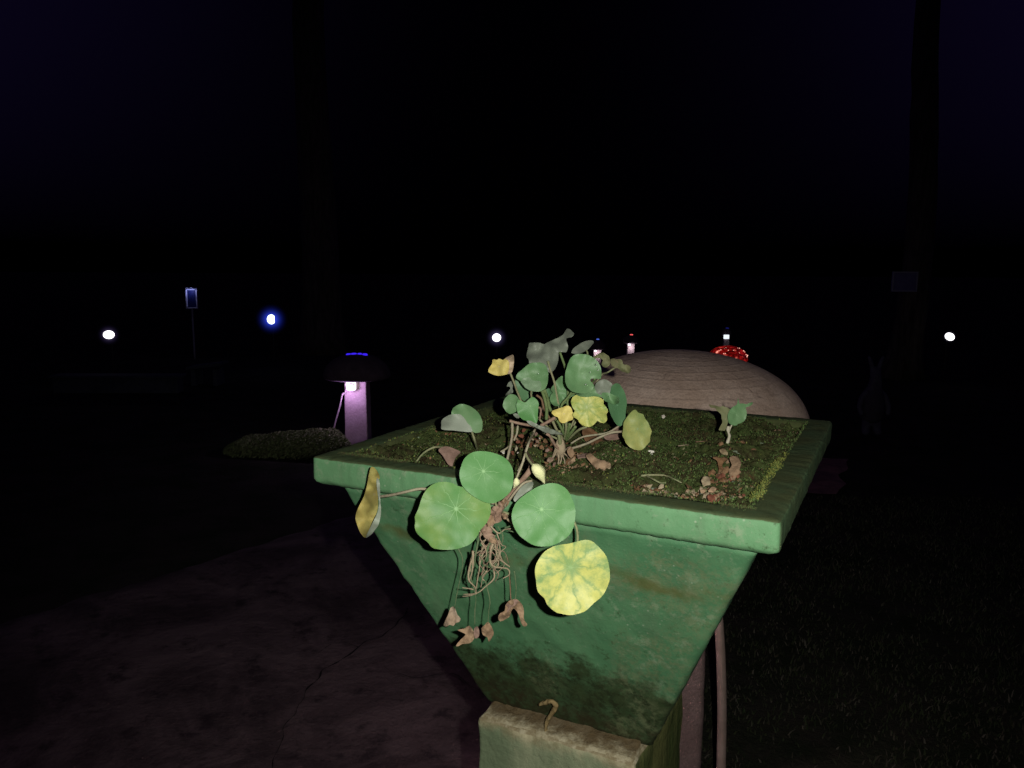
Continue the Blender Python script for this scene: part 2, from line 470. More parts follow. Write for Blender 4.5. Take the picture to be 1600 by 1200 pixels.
# moss: tiny leaflets in dense clumps
rnd = random.Random(11); V = []; F = []; fm = []
MM = [simple('moss_dark', (.055,.080,.026), (.075,.105,.034), 60, .9, 0), simple('moss_green', (.070,.125,.032), (.085,.135,.038), 60, .9, 0),
      simple('moss_yellow', (.150,.175,.035), (.190,.200,.055), 60, .9, 0), simple('moss_brown', (.085,.062,.032), (.065,.048,.024), 60, .9, 0)]
def moss_at(x, y, z, k, s):
    a = rnd.uniform(0, 2*PI); ln = s*rnd.uniform(.6, 1.5); wd = s*.28; el = rnd.uniform(.15, 1.3)
    d = Vector((math.cos(a)*math.cos(el), math.sin(a)*math.cos(el), math.sin(el))) * ln
    sd = Vector((-math.sin(a), math.cos(a), 0)) * wd; b = len(V); p = Vector((x, y, z))
    V.extend([p, p + d*.5 + sd, p + d, p + d*.5 - sd]); F.append((b, b+1, b+2, b+3)); fm.append(k)
HM = S - .034
for i in range(90000):
    lx, ly = rnd.uniform(-HM, HM), rnd.uniform(-HM, HM)
    x, y = loc2w(lx, ly); d = fbm((x, y, 0), 16, 21, 3)
    edge = ly < -H + .02 or lx > H - .02
    if d < -.12 and not edge and rnd.random() < .88: continue
    q = fbm((x, y, 0), 8, 41, 3)
    k = rnd.choices((0, 1, 2, 3), (5, 4 + max(0, 6*q), .5, 1.2 + max(0, -5*q)))[0]
    # bright yellow-green strip of moss along the right inner edge
    if lx > H - .007 - .006*nz((x, y, 0), 60) and -.23 < ly < .02 and rnd.random() < .7: k = 2
    if lx < -.16 and rnd.random() < .10: k = 2
    z = soilh(x, y) if abs(lx) < H and abs(ly) < H else RIMZ
    moss_at(x, y, z - .001, k, .0030)
for i in range(7000):      # moss clinging to the strip
    ly = -.235 + .22*rnd.random()**.8; lx = H + .001 + rnd.gauss(0, .0030) - .004*max(0, nz((ly, 0, 0), 30))
    x, y = loc2w(lx, ly)
    moss_at(x, y, max(soilh(x, y), RIMZ - .006) + abs(rnd.gauss(0, .0018)) + .004*max(0, nz((x, y, 0), 50)), 2 if rnd.random() < .7 else 1, .0026)
for i in range(9000):      # moss creeping over the front rim from the soil
    lx = rnd.uniform(-.28, .27); dd = abs(rnd.gauss(0, .006)); ly = -H - dd
    x, y = loc2w(lx, ly)
    if fbm((x, y, 0), 14, 77) < -.15: continue
    moss_at(x, y, RIMZ - .0005, rnd.choice((0, 0, 3)), .0018)
mo = mk('moss', V, F, None, smooth=False, mats=MM, fm=fm); mo['kind'] = 'stuff'
mo['label'] = 'green and yellowish moss carpet growing over the planter soil'; mo['category'] = 'moss'

# ------------------------------------------------------------------ leaf machinery
def leaf_mat(name, base, second=None, amt=.0, nscale=30, vein=(.30,.52,.24), veinw=.045, nv=9, wide=0.0, spots=None, under=(.22,.27,.19), rough=.5, trans=.12, spotlim=.62):
    m = M_(name, rough, .35)
    uvn = m.n('ShaderNodeUVMap'); uvn.uv_map = 'UVMap'
    sb = m.n('ShaderNodeVectorMath'); sb.operation = 'SUBTRACT'; sb.inputs[1].default_value = (.5, .5, 0)
    m.l(uvn.outputs[0], sb.inputs[0]); x, y, z = m.sep(sb.outputs[0])
    r = m.math('MULTIPLY', m.math('SQRT', m.math('ADD', m.math('MULTIPLY', x, x), m.math('MULTIPLY', y, y))), 2.0)
    ang = m.math('ARCTAN2', y, x)
    wob = m.math('MULTIPLY', m.math('SUBTRACT', m.noise(6, 3, .6, sb.outputs[0]), .5), .5)
    s1 = m.math('ABSOLUTE', m.math('SINE', m.math('MULTIPLY', m.math('ADD', ang, wob), nv/2)))
    w1 = m.math('MULTIPLY', s1, r)
    v1 = m.ramp(w1, veinw*.25, veinw, 1, 0)
    fade = m.ramp(r, .05, .95, .72, .10)
    # finer branching veins further out
    s2 = m.math('ABSOLUTE', m.math('SINE', m.math('MULTIPLY', m.math('ADD', ang, m.math('MULTIPLY', wob, 1.8)), nv*1.5)))
    v2 = m.math('MULTIPLY', m.ramp(m.math('MULTIPLY', s2, r), .02, .10, 1, 0), m.ramp(r, .3, .6, 0, .10))
    dot = m.ramp(r, .03, .085, 1, 0)
    vm = m.math('MAXIMUM', m.math('MAXIMUM', m.math('MULTIPLY', v1, fade), v2), m.math('MULTIPLY', dot, .85))
    n1 = m.noise(nscale, 6, .62); n0 = m.noise(9, 4, .6)
    c = m.mix(m.ramp(n0, .35, .65), base, tuple(k*.86 for k in base))
    if second:
        f = m.math('ADD', m.math('SUBTRACT', n1, .5), amt)
        if wide:
            f = m.math('ADD', f, m.math('MULTIPLY', m.math('SUBTRACT', m.noise(95, 5, .7), .5), .9)); f = m.math('SUBTRACT', f, m.math('MULTIPLY', m.ramp(w1, .0, .42, 1, 0), wide))
            f = m.math('SUBTRACT', f, m.ramp(r, .0, .45, wide*.7, 0))
            f = m.math('SUBTRACT', f, m.math('MULTIPLY', m.ramp(m.math('MULTIPLY', s2, r), .0, .3, 1, 0), wide*.35))
        c = m.mix(m.ramp(f, -.20, .28), c, second)
    if spots:
        c = m.mix(m.math('MULTIPLY', m.ramp(m.noise(55, 6, .7), spotlim, spotlim+.1), .7), c, spots)
    c = m.mix(vm, c, vein)
    g = m.n('ShaderNodeNewGeometry')
    c = m.mix(g.outputs['Backfacing'], c, m.mix(m.math('MULTIPLY', vm, .8), under, tuple(k*1.25 for k in under)))
    m.color(c)
    m.bump(m.math('ADD', m.math('MULTIPLY', m.math('SUBTRACT', 1.0, v1), .5), m.math('MULTIPLY', m.noise(120, 5, .6), .5)), .35, .0012)
    tr = m.n('ShaderNodeBsdfTranslucent'); m.l(c, tr.inputs['Color'])
    mx = m.n('ShaderNodeMixShader'); mx.inputs[0].default_value = trans
    out = m.t.nodes['Material Output']
    m.l(m.b.outputs[0], mx.inputs[1]); m.l(tr.outputs[0], mx.inputs[2]); m.l(mx.outputs[0], out.inputs['Surface'])
    return m.m
GREEN = (.092,.255,.076)
LM = dict(
 fresh=leaf_mat('leaf_fresh', GREEN, (.115,.268,.092), -.02, 24, spots=(.14,.28,.11), spotlim=.66),
 spotted=leaf_mat('leaf_spotted', (.085,.240,.062), (.190,.300,.070), -.02, 16, spots=(.26,.36,.16), veinw=.05),
 yellow=leaf_mat('leaf_yellowing', (.21,.33,.11), (.53,.54,.15), .10, 20, vein=(.26,.40,.15), veinw=.05, nv=9, wide=.16, under=(.4,.42,.15)),
 pale=leaf_mat('leaf_pale_yellow', (.27,.36,.085), (.55,.54,.16), .10, 22, vein=(.42,.50,.24), nv=9, wide=.14, under=(.4,.42,.18)),
 gold=leaf_mat('leaf_golden', (.60,.50,.14), (.74,.64,.20), .05, 24, vein=(.7,.6,.35), veinw=.03, spots=(.55,.33,.14), under=(.52,.40,.24), rough=.6),
 ochre=leaf_mat('leaf_ochre', (.25,.24,.07), (.42,.33,.09), .02, 22, vein=(.34,.30,.12), veinw=.03, spots=(.22,.12,.05), under=(.34,.29,.20), rough=.7),
 dark=leaf_mat('leaf_dark', (.078,.190,.082), (.105,.220,.100), .0, 18, vein=(.13,.28,.14)),
 mid=leaf_mat('leaf_mid', (.120,.255,.105), (.165,.285,.135), .0, 22, vein=(.22,.38,.19), spots=(.16,.28,.14)),
 mix=leaf_mat('leaf_half_yellow', (.19,.29,.095), (.42,.41,.13), .0, 20, vein=(.28,.38,.17), spots=(.42,.26,.10), spotlim=.66),
 blush=leaf_mat('leaf_blush', (.50,.38,.26), (.58,.46,.32), .0, 20, vein=(.6,.48,.36), veinw=.02, under=(.45,.36,.28), rough=.6),
 sheen=leaf_mat('leaf_sheen', (.24,.33,.22), (.18,.29,.16), .0, 30, vein=(.26,.36,.22), veinw=.02, rough=.45),
 grey=leaf_mat('leaf_underside', (.215,.245,.190), (.170,.200,.150), .0, 16, vein=(.20,.23,.17), veinw=.03, nv=7, under=(.15,.18,.13)),
 white=leaf_mat('leaf_underside_pale', (.30,.34,.27), (.26,.31,.24), .0, 10, vein=(.36,.4,.32), veinw=.02, under=(.2,.3,.18), rough=.55),
 olive=leaf_mat('leaf_olive', (.15,.17,.075), (.21,.20,.10), .0, 30, vein=(.26,.25,.15), spots=(.30,.24,.13), rough=.7),
)
def dry_mat(name, a, b, rough=.85):
    m = M_(name, rough, .15)
    c = m.mix(m.ramp(m.noise(45, 6, .7), .35, .65), a, b)
    c = m.mix(m.math('MULTIPLY', m.ramp(m.noise(120, 5, .7), .55, .7), .5), c, tuple(k*.45 for k in a))
    m.color(c).bump(m.noise(180, 6, .7), .8, .002); return m.m
DRY = dry_mat('dry_leaf_tan', (.31,.215,.135), (.23,.15,.09))
DRYP = dry_mat('dry_leaf_pinkish', (.25,.165,.130), (.20,.13,.10))
DRYD = dry_mat('dry_leaf_brown', (.15,.078,.036), (.22,.13,.07))
DRYR = dry_mat('dry_leaf_russet', (.13,.045,.026), (.20,.08,.05))
BARK = dry_mat('papery_stem', (.31,.215,.155), (.21,.135,.095))
STEM = dry_mat('stem_pale_green', (.20,.23,.115), (.24,.23,.13), .6)
STEMG = dry_mat('stem_green', (.11,.17,.062), (.15,.20,.08), .6)
STEMP = dry_mat('stem_pinkish', (.31,.30,.20), (.27,.225,.155), .6)
STEMB = dry_mat('stem_brown', (.15,.09,.05), (.20,.13,.08), .8)
STEMF = dry_mat('stem_faded', (.075,.13,.06), (.12,.16,.085), .8)
ROOT = dry_mat('root_tan', (.34,.28,.185), (.25,.20,.13), .8)
BUDM = dry_mat('bud_cream', (.66,.66,.38), (.56,.60,.30), .5)
WHITE = dry_mat('pale_petal', (.62,.60,.52), (.5,.45,.38), .7)

def smooth_poly(pts, k=4):
    n = len(pts); out = []
    for i in range(n):
        a, b, c, d = (Vector(pts[(i+j) % n]) for j in (-1, 0, 1, 2))
        for j in range(k):
            t = j/k
            out.append(.5 * ((2*b) + (c-a)*t + (2*a-5*b+4*c-d)*t*t + (3*b-a-3*c+d)*t**3))
    return out
LCOUNT = [0]
def leaf(name, parent, pieces, d, tilt=(0, 0), cup=0.0, wave=.002, crumple=0.0, conv=None, step=5.0, fold=None, sm=4, smat=None, backside=False):
    """pieces: [(outline px, attach px, material key)], a blade grown on a tilted plane d metres away; tilt in radians about (vertical, horizontal) axes"""
    LCOUNT[0] += 1; sd = LCOUNT[0] * 3.77
    if conv is None: conv = lambda q: q
    V = []; F = []; fm = []; UV = []; mats = []
    c0 = conv(pieces[0][1]); p0 = P(c0[0], c0[1], d)
    n = (-fwd + RR*math.tan(tilt[0]) + UU*math.tan(tilt[1])).normalized()
    for pi_, (poly, at, mk_) in enumerate(pieces):
        out = smooth_poly([conv(q) for q in poly], sm)
        # slight natural crenulation
        cu = sum(p.x for p in out)/len(out); cv = sum(p.y for p in out)/len(out)
        R = sum(math.hypot(p.x-cu, p.y-cv) for p in out)/len(out)
        out = [Vector((p.x + (p.x-cu)/R*.35*noise.noise(Vector((p.x*.12, p.y*.12, sd))), p.y + (p.y-cv)/R*.35*noise.noise(Vector((p.x*.12, p.y*.12, sd+5))))) for p in out]
        c = conv(at); st = max(1.6, min(step, R/6))
        pts = [Vector((p.x, p.y)) for p in out]; no = len(pts)
        xs = [p.x for p in pts]; ys = [p.y for p in pts]
        yy = min(ys); row = 0
        while yy < max(ys):
            xx = min(xs) + (st/2 if row % 2 else 0)
            while xx < max(xs):
                # inside test and distance from the outline
                ins = False; j = no-1; md = 1e9
                for i in range(no):
                    a, b = pts[i], pts[j]
                    if (a.y > yy) != (b.y > yy) and xx < (b.x-a.x)*(yy-a.y)/(b.y-a.y) + a.x: ins = not ins
                    md = min(md, (a.x-xx)**2 + (a.y-yy)**2); j = i
                if ins and md > (st*.45)**2: pts.append(Vector((xx, yy)))
                xx += st
            yy += st*.87; row += 1
        vo, eo, fo, *_ = delaunay_2d_cdt(pts, [(i, (i+1) % no) for i in range(no)], [], 1, 1e-4)
        b0 = len(V)
        for q in vo:
            p = onplane(q.x, q.y, p0, n)
            if pi_ == 0: c00, R00 = c, R
            ex, ey = (q.x-c00[0])/R00, (q.y-c00[1])/R00; rr = ex*ex + ey*ey; th = math.atan2(ey, ex)
            dx, dy = (q.x-c[0])/R, (q.y-c[1])/R
            h = cup*rr + wave*math.sin(4*th + sd)*rr + wave*.35*math.sin(9*th + sd*2)*rr*rr + .0016*fbm((q.x*.03, q.y*.03, sd+9), 1, 0, 2) + .0011*nz((q.x*.07, q.y*.07, sd), 1)*rr
            h += crumple * fbm((q.x*.045, q.y*.045, sd), 1, 0, 3)
            if fold:
                fa, fs = fold; h += fs*abs(-dx*math.sin(fa) + dy*math.cos(fa))
            h += .0014*pi_
            r_ = (p - CAM); p = CAM + r_*(1 - h/r_.dot(fwd))
            V.append(p); UV.append((.5 + dx*.5, .5 - dy*.5))
        for f in fo:
            a, b, c3 = (vo[k] for k in f[:3])
            s = (b.x-a.x)*(c3.y-a.y) - (b.y-a.y)*(c3.x-a.x)
            f = tuple(b0 + k for k in f)
            if (s > 0) != backside: f = f[::-1]
            F.append(f); fm.append(pi_)
        mats.append(smat if smat else LM[mk_])
    return mk(name, V, F, None, parent, mats=mats, fm=fm, uv=UV)
def ribbon(name, parent, path, widths, m, curl=.5, seg=6, k=7):
    """a curled withered strip following a 3-D path"""
    pts = smooth_path(path, k); n = len(pts); V = []; F = []
    for i, p in enumerate(pts):
        t = (pts[min(i+1, n-1)] - pts[max(i-1, 0)]).normalized()
        s = t.cross(-fwd).normalized(); nn = s.cross(t)
        f = i/(n-1)*(len(widths)-1); j = min(int(f), len(widths)-2); w_ = widths[j] + (widths[j+1]-widths[j])*(f-j)
        w_ *= 1 + .35*nz(p, 170, 2)
        for a in range(seg+1):
            x = a/seg*2 - 1
            V.append(p + s*x*w_ + nn*(curl*w_*(1-x*x)) + nn*.0030*fbm(p + s*x*w_, 150, 6))
    for i in range(n-1):
        for a in range(seg):
            q = i*(seg+1)+a; F.append((q, q+1, q+seg+2, q+seg+1))
    o = mk(name, V, F, m, parent)
    sm_ = o.modifiers.new('thickness', 'SOLIDIFY'); sm_.thickness = .0007
    return o
cA = lambda q: (530 + q[0]/3.6364, 690 + q[1]/3.6364)      # where the lower leaves were measured
cB = lambda q: (760 + q[0]/6.6667, 510 + q[1]/6.6667)      # upper cluster
cC = lambda q: (660 + q[0]/4, 500 + q[1]/4)
cD = lambda q: (740 + q[0]/5.7143, 620 + q[1]/5.7143)
cE = lambda q: (1060 + q[0]/6, 600 + q[1]/6)
cF = lambda q: (560 + q[0]/6.1538, 600 + q[1]/6.1538)
cG = lambda q: (620 + q[0]/6, 820 + q[1]/6)
cH = lambda q: (730 + q[0]/3.902, 1060 + q[1]/3.902)
FN = Vector((math.sin(YAW), -math.cos(YAW), 0))            # outward normal of the planter's front
FP = Vector((PC[0], PC[1], RIMZ)) + FN*S
def front(u, v, off=0): return onplane(u, v, FP + FN*off, FN)
def depth(p): return (p - CAM).dot(fwd)
def soil(u, v, dz=0): return onz(u, v, SOILZ + dz)

# ------------------------------------------------------------------ trailing nasturtium
T = thing('trailing_nasturtium', 'nasturtium trailing over the planter front with large round leaves, buds and bare roots', 'plant', tuple(soil(812, 700)), 0)
def fd(u, v, off): return depth(front(u, v, off))
def fpath(conv, pts, off):
    r = []
    for i, q in enumerate(pts):
        u, v = conv(q); o_ = off if not isinstance(off, (list, tuple)) else off[i]; r.append(front(u, v, o_))
    return r
leaf('leaf', T, [([(690,150),(683,190),(695,240),(720,275),(770,315),(830,345),(875,350),(930,325),(975,280),(990,220),(985,155),(950,100),(890,68),(820,55),(760,60),(712,95)], (820,168), 'fresh')], fd(755,736,.050), (-.12,-.05), .002, .0008, conv=cA)
leaf('leaf', T, [([(432,455),(430,425),(450,380),(478,300),(520,250),(580,228),(640,235),(690,256),(760,256),(812,275),(850,330),(862,400),(838,460),(800,505),(780,545),(730,590),(640,614),(540,607),(500,570),(450,530),(430,490)], (665,382), 'spotted')], fd(712,796,.062), (-.05,.05), .0015, .0015, conv=cA)
leaf('leaf', T, [([(980,440),(985,390),(1010,340),(1060,298),(1130,255),(1210,235),(1275,256),(1312,300),(1340,375),(1340,440),(1322,510),(1270,562),(1190,594),(1110,590),(1040,548),(1000,500)], (1150,385), 'fresh')], fd(847,796,.052), (.05,.03), .002, .0010, conv=cA)
leaf('leaf', T, [([(1112,730),(1127,680),(1170,622),(1230,592),(1310,578),(1400,558),(1450,575),(1510,640),(1530,690),(1538,750),(1533,800),(1500,870),(1445,920),(1400,962),(1350,980),(1310,986),(1270,980),(1230,968),(1185,930),(1165,890),(1128,850),(1118,790)], (1315,712), 'yellow')], fd(892,886,.055), (.0,.0), .0025, .0018, conv=cA)
o = leaf('leaf', T, [([(92,430),(110,372),(140,312),(158,245),(168,190),(180,146),(200,148),(225,182),(230,210),(212,222),(215,270),(222,340),(215,400),(190,450),(170,500),(150,545),(125,525),(108,490)], (200,300), 'ochre'),
                     ([(212,212),(226,215),(232,260),(234,330),(238,400),(226,465),(205,500),(180,530),(152,546),(170,500),(195,450),(218,400),(226,340),(216,280)], (228,320), 'white')], fd(575,785,.045), (-.5,.1), .004, .003, .014, conv=cA)
leaf('leaf', T, [([(990,330),(1010,290),(1050,245),(1100,228),(1098,262),(1075,300),(1040,325),(1010,345)], (1045,290), 'grey')], fd(815,768,.034), (.2,.3), 0, .001, conv=cA)
# left leaf folded to show its pale underside
zf = depth(soil(745, 712)) 
leaf('leaf', T, [([(180,590),(190,555),(215,535),(245,524),(300,540),(350,580),(372,625),(376,660),(368,695),(335,706),(308,690),(285,650),(262,615),(230,592),(200,590)], (300,660), 'mid'),
                 ([(118,662),(122,625),(160,597),(200,588),(235,590),(262,613),(282,645),(300,665),(307,700),(200,691),(125,685)], (290,680), 'white')], zf - .01, (.1,-.2), .002, .001, conv=cC)
def st(parent, pts, r, m=STEM, r1=None, name='stem'): return tube(name, pts, r, m, parent, r1)
st(T, [P(*cC((310,700)), zf-.012), P(*cC((328,755)), zf-.012), soil(*cC((345,822)), -.004)], .0016)
# stalk of the ochre leaf, running behind the spotted leaf
st(T, fpath(cA, [(232,312),(300,303),(380,285),(480,268),(600,300),(760,330),(880,350)], [.045,.05,.052,.045,.03,.025,.02]), .0017, STEMP)
# main trailing stems
st(T, [soil(*cC((640,820)), .006)] + fpath(cA, [(1090,140),(1035,225),(985,290),(930,350),(880,420),(850,480)], [-.01,.006,.014,.018,.020,.022]), .0034, BARK, .0030)
st(T, fpath(cA, [(1095,222),(1050,235),(1010,275),(975,320),(940,370)], [.012,.02,.025,.026,.024]), .0015, STEMP)
st(T, fpath(cA, [(820,170),(850,260),(880,330),(900,380)], [.047,.035,.028,.024]), .0014)
st(T, fpath(cA, [(665,384),(740,420),(820,440),(870,430)], [.058,.04,.028,.024]), .0015)
st(T, fpath(cA, [(1150,386),(1080,420),(1000,420),(930,400)], [.048,.03,.022,.022]), .0015)
st(T, fpath(cA, [(1315,712),(1340,640),(1355,560),(1345,480),(1300,430),(1150,400),(1000,400)], [.05,.035,.028,.026,.022,.02,.02]), .0014, STEM)
# flower stalks and buds
st(T, [P(*cC((700,685)), depth(soil(*cC((700,760))))-.02), P(*cC((675,740)), fd(830,690,-.02)), P(*cC((643,835)), fd(821,708,.015)), P(*cC((622,905)), fd(815,726,.022)), P(*cC((590,985)), fd(807,746,.028))], .0013, STEMP)
st(T, [P(*cC((643,830)), fd(821,708,.015)), P(*cC((662,870)), fd(825,718,.022)), P(*cC((692,910)), fd(833,728,.03))], .0014)
def bud(parent, conv, a, b, rmax, dpt, name='bud'):
    A_, B_ = P(*conv(a), dpt), P(*conv(b), dpt+.004); L = B_-A_; V = []; F = []; seg = 12; n = 10
    t_ = L.normalized(); s = t_.cross(fwd).normalized(); q = s.cross(t_)
    for i in range(n+1):
        f = i/n; r = rmax*math.sin(PI*min(1, f**.75))**.8*(1 if f < .55 else 1-.55*(f-.55)/.45) + .0004
        for k in range(seg):
            th = 2*PI*k/seg; rr = r*(1+.12*math.cos(5*th))
            V.append(A_ + L*f + s*(math.cos(th)*rr + .0015*math.sin(f*3)) + q*math.sin(th)*rr)
    for i in range(n):
        for k in range(seg): F.append((i*seg+k, i*seg+(k+1) % seg, (i+1)*seg+(k+1) % seg, (i+1)*seg+k))
    F.append(tuple(range(seg))[::-1]); F.append(tuple(n*seg+k for k in range(seg)))
    return mk(name, V, F, BUDM, parent)
bud(T, cC, (690,900), (764,1025), .0060, fd(842,740,.035))
bud(T, cC, (590,985), (568,1052), .0032, fd(805,752,.03))
# papery brown stem bits
rnd = random.Random(21)
for i, (u, v, w_, h_) in enumerate([(940,350,55,38),(880,400,60,40),(900,440,70,36),(860,450,60,48),(830,490,45,40),(850,530,50,60),(875,560,35,55),(905,395,60,24),(820,440,34,26),(940,420,35,30),(860,590,30,40),(890,380,26,44)]):
    poly = []
    n = 9
    for k in range(n):
        a = 2*PI*k/n; rr = rnd.uniform(.55, 1.15)
        x = w_*.62*rr*math.cos(a); y = h_*.62*rr*math.sin(a); ra = -.9 if i < 5 else -1.2
        poly.append((u + x*math.cos(ra) - y*math.sin(ra), v + x*math.sin(ra) + y*math.cos(ra)))
    cu = cA((u, v))
    leaf('bark_flake', T, [(poly, (u, v), 'gold')], fd(cu[0], cu[1], .020 + .012*rnd.random()), (rnd.uniform(-.8,.8), rnd.uniform(-.6,.6)), 0, .002, .006, conv=cA, step=2.4, sm=2, smat=BARK if i % 3 else DRY)
tube('stem', fpath(cA, [(930,350),(880,430),(850,500),(865,570)], [.018,.020,.022,.024]), .0055, BARK, T, .0035, 9, 8, .5)
# roots
roots = [[(797,520),(785,590),(775,640),(768,700),(745,760)], [(822,590),(800,650),(796,720),(785,790),(780,835)], [(850,590),(815,640),(800,690),(795,740)],
 [(880,560),(862,620),(858,680),(885,712),(955,722),(966,755),(930,778)], [(800,640),(820,695),(865,716),(930,700),(945,650)], [(875,715),(880,775),(830,825),(780,862),(705,868)],
 [(770,640),(745,700),(735,780),(770,825),(778,850)], [(840,735),(812,772),(836,800)], [(940,490),(990,480),(1000,512),(960,505)], [(955,440),(985,470),(990,500)],
 [(885,570),(895,640),(905,700),(880,720)], [(905,560),(890,620),(900,660),(870,700)], [(870,540),(840,620),(835,660),(815,690)], [(780,862),(740,875),(700,880)],
 [(780,862),(760,840),(700,830)], [(760,620),(760,700),(750,760),(735,800)], [(900,480),(930,540),(915,600),(880,650)], [(830,500),(800,540),(785,600)],
 [(905,660),(940,690),(970,712)], [(860,480),(905,520),(940,500),(975,495)], [(890,560),(872,610),(850,640),(858,700),(872,720)]]
for i, r_ in enumerate(roots):
    offs = [.024 + .004*math.sin(i*2.1 + k) + .0015*k for k in range(len(r_))]
    tube('root', fpath(cA, r_, offs), .0011 if i % 3 else .0016, ROOT if i % 4 else STEMF, T, .0006, 6, 7, .3)
rq = random.Random(4)
for i in range(14):
    x0 = rq.uniform(790, 910); y0 = rq.uniform(500, 600); n_ = 6; q_ = []
    for k in range(n_):
        q_.append((x0, y0)); x0 += rq.gauss(-6, 24); y0 += rq.uniform(12, 62)
    tube('root', fpath(cA, q_, [.022 + rq.uniform(0, .010) for k in range(n_)]), rq.uniform(.0006, .0010), ROOT if i % 3 else BARK, T, .0004, 5, 6, .3)
# hanging thread-like stems and withered leaves
hang = [[(675,605),(700,660),(697,730),(672,850),(655,945)], [(745,760),(775,880),(771,960),(770,1045)], [(830,790),(856,900),(850,960),(845,1035)], [(995,735),(1002,790),(1005,840),(1000,900)], [(966,755),(972,830),(975,890),(985,905)]]
for i, r_ in enumerate(hang): tube('stem', fpath(cA, r_, [.026, .024, .022, .020, .020][:len(r_)]), .00085, STEMF if i < 4 else STEMB, T, .0006, 6, 6, .3)
def wl(poly, off, mat=DRY, cr=.008):
    u = sum(p[0] for p in poly)/len(poly); v = sum(p[1] for p in poly)/len(poly); cu = cA((u, v))
    return leaf('withered_leaf', T, [(poly, (u, v), 'gold')], fd(cu[0], cu[1], off), (rnd.uniform(-.4,.4), rnd.uniform(-.3,.3)), 0, .002, cr, conv=cA, step=2.2, sm=2, smat=mat)
wl([(592,1042),(618,985),(632,945),(650,938),(662,955),(672,985),(690,1005),(682,1025),(662,1032),(648,1048),(630,1040),(612,1050)], .020, dry_mat('dry_leaf_greyish', (.36,.28,.20), (.30,.22,.15)))
wl([(662,1160),(690,1125),(718,1098),(700,1085),(672,1070),(712,1062),(738,1046),(764,1078),(768,1118),(742,1145),(700,1150),(680,1162)], .020, DRY)
wl([(768,1062),(785,1048),(796,1075),(794,1105),(776,1120),(765,1095)], .020, DRYP, .004)
wl([(808,1062),(828,1040),(846,1024),(866,1052),(878,1085),(870,1110),(850,1138),(842,1112),(818,1100)], .020, DRY)
wl([(903,1000),(915,975),(940,962),(945,930),(965,905),(1000,893),(1022,905),(1042,930),(1050,965),(1048,1000),(1056,1022),(1068,1038),(1060,1050),(1042,1046),(1030,1020),(1022,990),(1008,962),(990,948),(978,965),(970,992),(945,1010),(915,1022)], .022, DRY, .016)
wl([(945,935),(965,908),(1000,896),(1018,908),(1000,930),(975,945),(955,975)], .0265, DRYP, .008)

# ------------------------------------------------------------------ upright nasturtium in the middle
D0 = depth(soil(885, 712)); base = soil(880, 712)
U = thing('bushy_nasturtium', 'bushy nasturtium clump standing in the moss with green, grey and yellow leaves', 'plant', tuple(base), 0)
def UL(poly, at, key, dd, tilt=(0, 0), cup=.002, wave=.0015, cr=.0, fold=None, more=None, conv=cB, nm='leaf'):
    pcs = [(poly, at, key)] + (more or [])
    return leaf(nm, U, pcs, D0 + dd, tilt, cup, wave, cr, conv=conv, fold=fold, step=4)
# back row
UL([(440,200),(450,172),(505,168),(560,172),(602,185),(640,165),(690,143),(745,118),(795,88),(825,45),(843,24),(872,32),(890,50),(912,72),(905,95),(885,112),(855,118),(832,132),(838,165),(850,200),(845,240),(828,270),(795,268),(765,268),(752,270),(750,340),(735,400),(702,460),(655,482),(625,450),(600,425),(560,395),(520,382),(455,392),(440,345),(418,318),(425,260)], (690,270), 'grey', .03, (-.35,.6), .0, .0025, .010)
UL([(888,280),(900,240),(920,218),(960,190),(1005,165),(1045,150),(1080,145),(1112,150),(1118,172),(1090,205),(1055,243),(1010,268),(960,285)], (1000,220), 'grey', .06, (.3,.7), .0, .001, .003)
UL([(1110,322),(1140,300),(1165,282),(1215,275),(1245,290),(1275,312),(1290,350),(1290,385),(1275,412),(1235,430),(1200,398),(1212,350),(1170,330),(1140,335)], (1240,340), 'olive', .05, (.3,.2), 0, .002, .007)
UL([(1295,345),(1325,335),(1352,342),(1390,340),(1412,352),(1428,393),(1465,400),(1492,412),(1505,440),(1498,475),(1478,490),(1440,478),(1410,470),(1372,438),(1330,425),(1300,400)], (1360,390), 'olive', .06, (.2,.4), 0, .002, .007)
UL([(300,560),(330,500),(360,470),(420,440),(480,470),(500,560),(490,650),(470,740),(440,790),(395,780),(350,740),(320,705),(300,640)], (400,600), 'dark', .035, (-.2,.1))
# left dried scrap
UL([(215,625),(225,595),(250,570),(275,572),(282,600),(272,640),(278,685),(250,705),(215,720),(197,718),(215,690),(240,665),(248,630)], (250,630), 'grey', .03, (-.3,.2), 0, .002, .006)
UL([(668,655),(690,620),(728,565),(760,530),(792,516),(825,550),(845,590),(862,635),(900,665),(940,700),(960,740),(900,740),(850,785),(800,815),(760,832),(700,822),(660,765),(672,715),(690,690)], (765,690), 'mid', .02, (.2,.1), .001, .002, .006, fold=(1.2, .012))
UL([(560,760),(590,690),(640,645),(668,660),(690,700),(665,760),(670,820),(640,800),(600,790)], (640,720), 'dark', .03, (-.3,.1))
